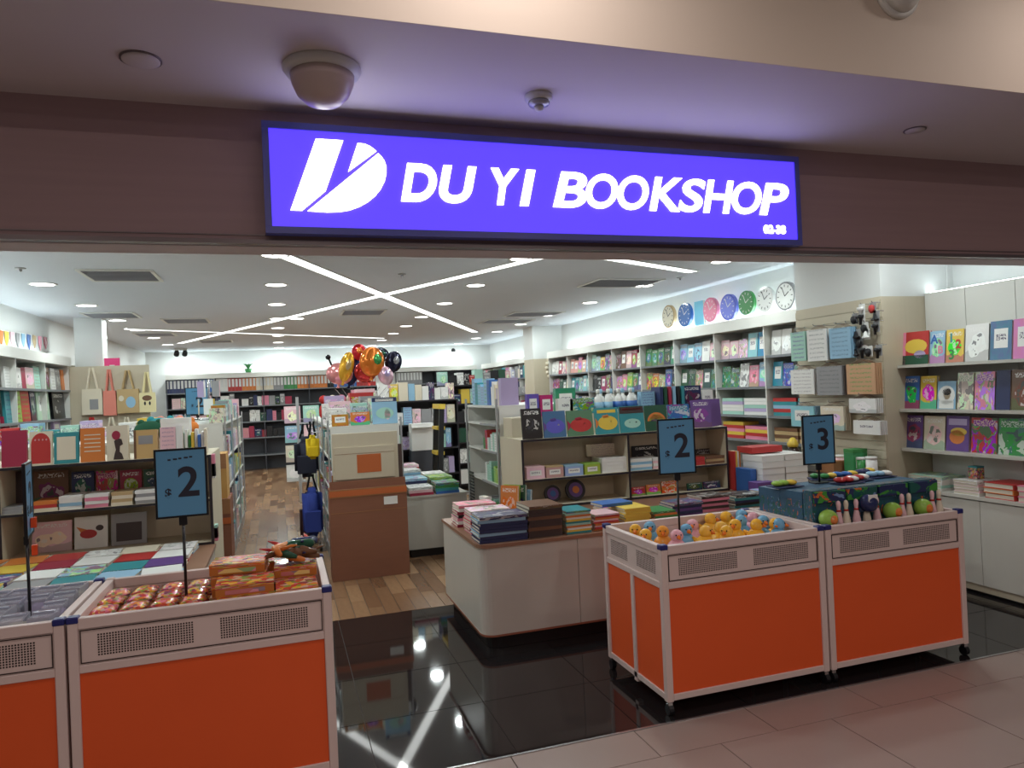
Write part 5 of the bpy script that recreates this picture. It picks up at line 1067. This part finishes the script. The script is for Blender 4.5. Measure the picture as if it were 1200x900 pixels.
# ------------------------------------------------------------------ balloons
def balloon(x, y, Y, w_px, h_px, c, c2, lab, knob=None):
    p = at(x, y, Y=Y); k = Y*1.26/FPX; rx, rz = w_px*k/2, h_px*k/2
    t = thing('foil_balloon', lab, 'balloon', (p.x, Y, p.z), (0, random.uniform(-.3, .3), random.uniform(-.4, .4)), 'foil balloons'); bm = bmesh.new(); ball(bm, (0, 0, 0), 1, rx, rx*.55, rz, 22, 14); ob('envelope', mesh(bm, True), foil, t, color=c)
    bm = bmesh.new(); ball(bm, (rx*.15, -rx*.16, rz*.1), 1, rx*.6, rx*.42, rz*.6, 18, 12); ob('printed_patch', mesh(bm, True), foil, t, color=c2)
    bm = bmesh.new(); tube(bm, [(0, 0, -rz*.98), (0, 0, -rz-.04)], [.012, .02], 8); ob('neck', mesh(bm), foil, t, color=c)
    if knob:
        bm = bmesh.new(); tube(bm, [(-rx*.6, 0, rz*.6), (-rx*.9, 0, rz*1.3)], .012, 6); ball(bm, (-rx*.95, 0, rz*1.4), .03, n=10, m=6); ob('antenna', mesh(bm, True), foil, t, color='black')
balloon(398, 438, 8.4, 24, 20, (226, 150, 150), 'pale_pink', 'pink balloon with antennae at the left of the cluster', True)
balloon(406, 430, 8.2, 13, 28, (214, 160, 50), 'tan', 'gold number balloon in the cluster')
balloon(414, 432, 8.5, 14, 32, (40, 44, 80), 'navy', 'navy balloon in the cluster')
balloon(421, 413, 8.4, 14, 16, (190, 40, 50), 'orange', 'small red balloon at the top of the cluster')
balloon(436, 424, 8.2, 24, 28, (214, 120, 46), 'green', 'orange and green balloon in the middle of the cluster')
balloon(428, 436, 8.3, 20, 20, (196, 60, 56), 'red', 'red balloon low in the cluster')
balloon(446, 416, 8.6, 16, 14, (40, 48, 60), 'dark_green', 'dark balloon behind the green one')
balloon(461, 424, 8.3, 16, 20, (34, 36, 56), 'grey', 'black balloon with white swirls at the right of the cluster')
balloon(452, 440, 8.2, 14, 18, (214, 176, 190), 'lilac', 'pale lilac balloon low at the right of the cluster')
t = thing('balloon_stand', 'wire stand holding the foil balloons', 'stand', (.9, 8.6, 1.331))
for i in range(9):
    bm = bmesh.new(); tube(bm, [(0, 0, .01), (-.3+i*.085, -.05+.02*(i % 3), .36)], .003, 5); ob('wire', mesh(bm), steel, t)
ob('foot', B((-.1, .1, -.08, .08, 0, .015)), black_mat, t)
carton('toy_tray', 'long red and pink toy tray under the balloons', 'tray', (.92, 8.75, 1.331), (.9 if False else .2, .5, .34), col='pink', art='collage')
for i, c in enumerate(('red', 'orange', 'pink', 'yellow', 'green', 'red')):
    t = thing('plush_toy', f'{c} plush toy, {ORD[i]} from the left below the balloons', 'plush toy', (.46+.1*i, 8.42, 1.331+.0), group='plush toys below the balloons'); bm = bmesh.new(); ball(bm, (0, 0, .1), .055, 1, 1, 1.7, 12, 8); ob('body', mesh(bm, True), matte, t, color=c); bm = bmesh.new(); ball(bm, (0, 0, .24), .05, n=12, m=8); ob('head', mesh(bm, True), matte, t, color='cream' if i % 2 else c)

# ------------------------------------------------------------------ back wall: binders and shelves
seq = [('navy', 9), ('blue', 4), ('white', 4), ('red', 4), ('orange', 4), ('cream', 5), ('grey', 3), ('green', 4), ('orange', 9), ('black', 2), ('blue', 7), ('red', 6), ('white', 7), ('grey', 8)]
x = -2.2+.6; k = 0
BG = 'lever arch binders on the back wall'
cnt = {}
xs_ = at(196, 450, Y=17.5).x
for c, n in seq:
    for j in range(n):
        cnt[c] = cnt.get(c, 0)+1; q = cnt[c]
        t_ = ob('binder', UNIT, ART['binder'], None, (xs_, 17.64, 1.831), (0, 0, 0), (.072, .27, .285), c, f'{CN(c)} binder, {ORD[min(q, 28)-1]} of its colour from left on the back wall', 'binder', BG); xs_ += .0755
rn = random.Random(11)
def back_row(x0, x1, z, hm, cols, place, group, name, wmin, wmax, y=17.5, d=.2, art=None):
    x = x0; j = 0
    while x < x1-wmin:
        wd = min(rn.uniform(wmin, wmax), x1-x); c = rn.choice(cols)
        ob(name, UNIT, ART[art or rn.choice(('lines', 'collage', 'picture', 'plain'))], None, (x+wd/2, y+d/2, z+.001), (0, 0, 0), (wd*.94, d, rn.uniform(.6, 1)*hm), c, f'{CN(c)} {name.replace("_", " ")}, {ORD[min(j, 28)]} from left, {place}', name.split('_')[0], group); x += wd; j += 1
DK_ = ['black', 'navy', 'dark_green', 'grey', 'crimson', 'white', 'black', 'pink']
for z, nm in ((.751, 'low board'), (1.121, 'middle board'), (1.481, 'upper board')):
    back_row(-2.3, -1.0, z, .3, PAL, f'{nm} at the left of the back wall', 'packs on the back wall', 'stationery_pack', .1, .2)
    back_row(-.85, .3, z, .26, DK_, f'{nm} behind the main aisle', 'dark goods on the back wall', 'dark_pack', .08, .16)
    back_row(1.6, 4.6, z, .3, PAL+DK_, f'{nm} at the right of the back wall', 'packs at the right of the back wall', 'art_pack', .1, .22)
t = thing('rubber_mat_stack', 'green plant pot on the back wall ledge', 'plant pot', (at(291, 436, Y=17.6).x, 17.6, 2.2415)); ob('pot', _lat([(0, 0), (.06, 0), (.08, .09), (0, .09)], 12), plain, t, color='green'); bm = bmesh.new()
for i in range(6): tube(bm, [(0, 0, .09), (.05*math.cos(i), .05*math.sin(i), .18), (.1*math.cos(i), .1*math.sin(i), .2)], [.02, .018, .004], 6)
ob('leaves', mesh(bm, True), plain, t, color='green'); t.name = 'plant_pot'
# far right shelving goods
for z, nm in ((1.12, 'third board'), (1.48, 'second board'), (1.83, 'top board')):
    goods_row(13.6, 17.2, z, .28, 4.8, -1, PAL+['crimson', 'lime'], f'{nm} of the shelving beyond the right column', 'goods beyond the right column', rn, name='art_pack', wmin=.12, wmax=.28, depth=.2)
# middle far displays
def display(label, x0, x1, y, zt, zs, dark=False):
    r = thing('goods_display', label, 'shelf', (x0, y, 0)); W = x1-x0; mt = dark_edge if dark else wlam
    ob('back_panel', B((0, W, .30, .315, 0, zt)), mt, r)
    for s in (0, W-.02): ob('side_panel', B((s, s+.02, 0, .2995, 0, zt-.0205)), mt, r)
    for z in zs: ob('shelf_board', B((.0205, W-.0205, 0, .2995, z-.02, z)), mt, r)
    ob('top_board', B((0, W, 0, .2995, zt-.02, zt)), mt, r)
display('dark goods display behind the low cream table', 1.2, 2.3, 9.6, 1.5, (.12, .5, .85, 1.18), True); display('dark stationery display far behind the low cream table', 2.35, 3.7, 11.2, 1.7, (.12, .45, .78, 1.1, 1.4), True)
for z, nm in ((.121, 'lowest'), (.501, 'second'), (.851, 'third'), (1.181, 'fourth'), (1.501, 'top')):
    back_row(1.24, 2.26, z, .26, PAL, f'{nm} board of the near goods display', 'goods on the near display', 'gift_pack', .07, .15, y=9.62, d=.2)
for z, nm in ((.121, 'lowest'), (.451, 'second'), (.781, 'third'), (1.101, 'fourth'), (1.401, 'fifth'), (1.701, 'top')):
    back_row(2.4, 3.65, z, .24, PAL+DK_, f'{nm} board of the dark stationery display', 'goods on the dark display', 'pen_case', .08, .16, y=11.22, d=.2)
t = thing('white_paper_box', 'white cardboard box on the goods display', 'box', (1.75, 9.3, 0)); ob('crate_stand', B((-.16, .16, .03, .23, .001, .85)), shelf_dark, t); ob('box', B((-.15, .15, .02, .24, .8505, 1.2)), plain, t, color='white'); ob('flap', B((-.15, .15, -.05, .019, 1.15, 1.16)), plain, t, color='white')
t = thing('wire_basket', 'grey wire basket on the floor behind the low cream table', 'basket', (2.02, 9.1, .0))
for i in range(9): ob('wire', B((-.25+i*.06, -.244+i*.06, -.15, -.144, .0, .3)), grille_mat, t)
for z in (.02, .15, .28): ob('hoop', B((-.26, .26, -.156, -.15, z, z+.012), (-.26, -.254, -.15, .15, z, z+.012), (.254, .26, -.15, .15, z, z+.012), (-.26, .26, .15, .156, z, z+.012)), grille_mat, t)
# folded ladder leaning
t = thing('folding_ladder', 'black and yellow folding ladder leaning on the white gondola', 'ladder', (1.74, 8.62, 0), (0, .06, 0))
for s in (-.16, .16): ob('side_rail', B((-.03, .03, s-.02, s+.02, 0, 1.4)), black_mat, t)
for i in range(4): ob('step', B((-.05, .05, -.139, .139, .25+i*.3, .29+i*.3)), plain, t, color='yellow')
ob('top_cap', B((-.04, .04, -.19, .19, 1.401, 1.46)), plain, t, color='yellow')
